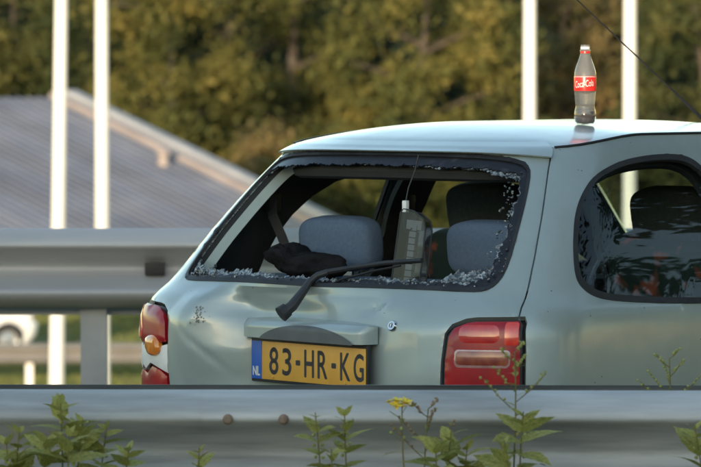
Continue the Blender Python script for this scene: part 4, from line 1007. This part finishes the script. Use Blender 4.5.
# unseen trees added on the right to darken the reflections in the car flank
for i, (x, y, kd, lf) in enumerate(((17,13,'broad','leaf_d'), (22,18.5,'round','leaf_d'), (26,9,'broad','leaf_d'), (31,24,'tall','leaf_g'), (36,14,'round','leaf_g'), (16,24,'round','leaf_d'), (8.0,9.6,'broad','leaf_d'), (10.5,20.6,'broad','leaf_d'), (12.5,9.9,'round','leaf_d'), (9.0,25,'round','leaf_d'))):
    tree(0, y, kd, lf, 'dark leafy tree added out of view to darken the flank of the hatchback', i*1.1, 1.15 if x < 15 else .95, 'unseen trees added to darken the flank', x=x)

# ------------------------------------------------------------------ weeds along the near guardrail
def leaf_mesh(name, serr=True, L=1.0, wd=.27):
    n = 7; v = []; f = []
    for i in range(n+1):
        t = i/n; w_ = wd*math.sin(math.pi*min(1, t*.9+.1))**.8*(1-t)**.35*(1 + (.12 if (i % 2 and serr) else -.06)) if 0 < i < n else .0 if i == n else .06
        y = t*L; z = -.28*t*t*L
        v += [(-w_, y, z + .10*w_), (0, y, z), (w_, y, z + .10*w_)]
    for i in range(n): a = i*3; f += [(a, a+1, a+4, a+3), (a+1, a+2, a+5, a+4)]
    me = mesh(name, v, f); me.materials.append(M['weed'])
    for p in me.polygons: p.use_smooth = True
    return me
LM = [leaf_mesh('nettle_leaf'), leaf_mesh('narrow_leaf', False, 1.0, .20)]
def fl_mesh():
    b = MB()
    for k in range(4):
        a = k*math.pi/2; c, s_ = math.cos(a), math.sin(a); b.add([(0,0,0),(c*.5-s_*.4,s_*.5+c*.4,.25),(c,s_,.30),(c*.5+s_*.4,s_*.5-c*.4,.25)], [(0,1,2,3)])
    me = b.mesh('flower'); me.materials.append(M['petal']); return me
FM = fl_mesh(); SMESH = MB().lathe([(.001,-1),(.7,-.5),(.9,.1),(.6,.7),(.001,1)], 7).mesh('seed_pod'); SMESH.materials.append(M['greenseed']); BMESH = SMESH.copy(); BMESH.materials[0] = M['seedhead']
def weed(px, ytop, d, kind, label, seed, group=None, leafs=.075, lean=None, brown=False):
    r = random.Random(seed); top = wpt(px, ytop, d); z0 = -.02; hgt = top.z - z0
    lx = r.uniform(-.05, .05) if lean is None else lean
    root = empty(dict(nettle='nettle', flower='yellow_wildflower', seed='seeding_weed').get(kind), (top.x - lx, d, z0)); tag(root, label, 'weed', group)
    def sp(t): return Vector((lx*t*t + .006*math.sin(t*9+seed), .02*math.sin(t*5+seed)*t, hgt*t))
    MB().tube([sp(i/12) for i in range(13)], [.0042*(1-.75*i/12)+.0006 for i in range(13)], 6).obj('stem', M['weed_stem'], root)
    def put(me, nm, p, az, tilt, sc, roll=0):
        o = bpy.data.objects.new(nm, me); col.objects.link(o); o.parent = root; o.location = p
        o.rotation_euler = (tilt, roll, az); o.scale = (sc, sc, sc)
    if kind == 'nettle':
        z = hgt - .012; i = 0; az = r.random()*3
        while z > .10:
            t = z/hgt; up = (hgt-z); sc = 1.25*leafs*min(1, .30 + up/.10)*r.uniform(.8, 1.15)*(1 if up < .5 else .8)
            for k in range(2):
                put(LM[0], 'leaf', sp(t), az + k*math.pi + r.uniform(-.3,.3), R(50 - min(62, up*300)) + r.uniform(-.35,.35), sc, r.uniform(-.5,.5))
            if up > .03 and i % 1 == 0:
                for k in range(2):
                    aa = az + math.pi/2 + k*math.pi; e = sp(t) + Vector((math.cos(aa)*.025, math.sin(aa)*.025, -.012))
                    if r.random() < .7: put(SMESH, 'seed_cluster', e*.5+sp(t)*.5, aa, R(60), .0052)
            az += math.pi/2 + r.uniform(-.25,.25); z -= .014 + min(.036, up*.20); i += 1
    elif kind == 'flower':
        for k in range(17):
            a = r.random()*6.28; rr_ = .004 + .026*math.sqrt(r.random()); p = sp(1) + Vector((math.cos(a)*rr_, math.sin(a)*rr_, r.uniform(-.012,.014))); put(FM, 'flower', p, r.random()*6, r.uniform(-.7,.7)+R(25), r.uniform(.012,.017))
        for k in range(7):
            a = r.random()*6.28; t = 1 - .03 - k*.016; e = sp(t) + Vector((math.cos(a)*.03, math.sin(a)*.03, .02)); MB().tube([sp(t), e], .0009, 4).obj('flower_stalk', M['weed_stem'], root)
            if k > 2: put(SMESH, 'bud', e, 0, 0, .005)
        for k in range(12): put(LM[1], 'leaf', sp(1-.14-k*.06), k*2.4+r.random(), R(10)+r.uniform(-.4,.3), leafs*r.uniform(.7,1.3))
    else:
        for k in range(7):
            a = k*2.4 + r.random(); t = 1 - .025*k; l = .03 + .012*k; e = sp(t) + Vector((math.cos(a)*l*.8, math.sin(a)*l*.5, l*.75))
            MB().tube([sp(t), (sp(t)+e)/2 + Vector((0,0,-.004)), e], .0013, 4).obj('branch', M['weed_stem'], root)
            for j in range(6): put(BMESH if brown else SMESH, 'seed_cluster', sp(t).lerp(e, .40+.13*j) + Vector((r.uniform(-.005,.005), r.uniform(-.004,.004), 0)), r.random()*6, r.uniform(0,1), .0040)
            put(LM[1], 'leaf', sp(t-.01), a+1, R(30), leafs*.45); put(LM[0], 'leaf', sp(t).lerp(e, .35), a-.8, R(20), leafs*.32); put(LM[0], 'leaf', sp(t).lerp(e, .9), a+.3, R(40), leafs*.22)
        for k in range(12): put(LM[1 if k < 5 else 0], 'leaf', sp(1-.19-k*.055), k*2.4+r.random(), R(15)+r.uniform(-.5,.2), leafs*r.uniform(.5,1.05))
    return root
GW = 'weeds growing along the near guardrail'
D0 = 10.62
weed(62, 399, D0, 'nettle', 'tallest nettle of the leafy clump before the bare end of the near guardrail', 1, GW, .085, lean=.01)
weed(22, 428, D0-.08, 'nettle', 'low nettle at the outer edge of the leafy clump, away from the car', 2, GW, .080)
weed(84, 420, D0-.05, 'nettle', 'bushy nettle leaning on the tallest one of the leafy clump', 3, GW, .085, lean=.04)
weed(106, 424, D0, 'nettle', 'nettle at the car side of the leafy clump', 4, GW, .075, lean=.03)
weed(44, 436, D0-.15, 'nettle', 'short nettle in front of the tallest one of the leafy clump', 5, GW, .085)
weed(8, 440, D0-.12, 'nettle', 'short nettle leaning out of the leafy clump towards the bare rail', 21, GW, .08, lean=-.03)
weed(70, 432, D0-.2, 'nettle', 'foremost bushy nettle of the leafy clump', 22, GW, .09, lean=.0)
weed(128, 446, D0-.1, 'nettle', 'low nettle beside the clump on the lone nettle side', 23, GW, .075, lean=.03)
weed(198, 447, D0, 'nettle', 'small lone nettle tip below the smashed left tail lamp', 6, GW, .06)
weed(316, 412, D0, 'nettle', 'slender nettle below the number plate, farther from the yellow flower than its twin', 7, GW, .06, lean=-.015)
weed(347, 411, D0+.03, 'nettle', 'slender nettle beside its twin, nearer the yellow flower', 8, GW, .06, lean=.01)
weed(404, 404, D0, 'flower', 'yellow-flowered weed standing before the near guardrail', 9, GW, .07, lean=-.01)
weed(428, 409, D0+.02, 'seed', 'weed with brownish seed head beside the yellow-flowered one', 10, GW, .07, brown=True)
weed(449, 430, D0-.05, 'nettle', 'leafy nettle beside the brownish seed head, towards the tall branching weed', 11, GW, .085, lean=.02)
weed(433, 441, D0-.15, 'nettle', 'short nettle under the brownish seed head', 24, GW, .08, lean=-.02)
weed(330, 448, D0-.1, 'nettle', 'short nettle at the foot of the slender pair', 25, GW, .07, lean=.0)
weed(470, 445, D0-.05, 'nettle', 'short leafy nettle between seed head and tall weed', 15, GW, .08, lean=.04)
weed(512, 352, D0, 'seed', 'tall branching weed rising in front of the right tail lamp', 12, GW, .085, lean=-.015)
weed(505, 440, D0-.12, 'nettle', 'short nettle in front of the tall branching weed', 26, GW, .085, lean=-.03)
weed(524, 412, D0-.05, 'nettle', 'leafy nettle at the foot of the tall branching weed', 16, GW, .085, lean=.01)
weed(669, 358, 11.02, 'seed', 'thin seeding weed poking up behind the near guardrail beside the car flank', 13, GW, .05, lean=.01)
weed(697, 425, D0, 'nettle', 'nettle in front of the guardrail under the rear side window end', 14, GW, .08)
# verge grass (uncountable)
rg = np.random.RandomState(5)
def blades(n, x, y, h0, h1, wf):
    hh = rg.uniform(h0, h1, n); a = rg.uniform(0, 6.283, n); z = GZ(y)
    p = np.stack([x, y, z-.01], 1); b = np.stack([np.cos(a), np.sin(a), 0*a], 1)*(hh*wf)[:, None]
    l = np.stack([rg.uniform(-.45,.45,n)*hh, rg.uniform(-.45,.45,n)*hh, hh], 1)
    return np.stack([p-b, p+b, p+l*.6+b*.7, p+l, p+l*.6-b*.7], 1).reshape(-1, 3)
V_ = [blades(3000, rg.uniform(-4,4,3000), rg.uniform(8.6,11.6,3000), .06,.22,.05), blades(1500, rg.uniform(-4,4,1500), rg.uniform(16.9,19.5,1500), .03,.09,.06)]
yy = rg.uniform(60, 96, 42000); V_.append(blades(42000, rg.uniform(-.085,.0,42000)*yy, yy, .05,.13,.14))
V_ = np.concatenate(V_); go = link('verge_grass', mesh('verge_grass', V_, np.arange(len(V_)).reshape(-1, 5)), M['grass_blade'], None, smooth=False)
tag(go, 'rough grass on the verges by the guardrails', 'grass', kind='stuff')
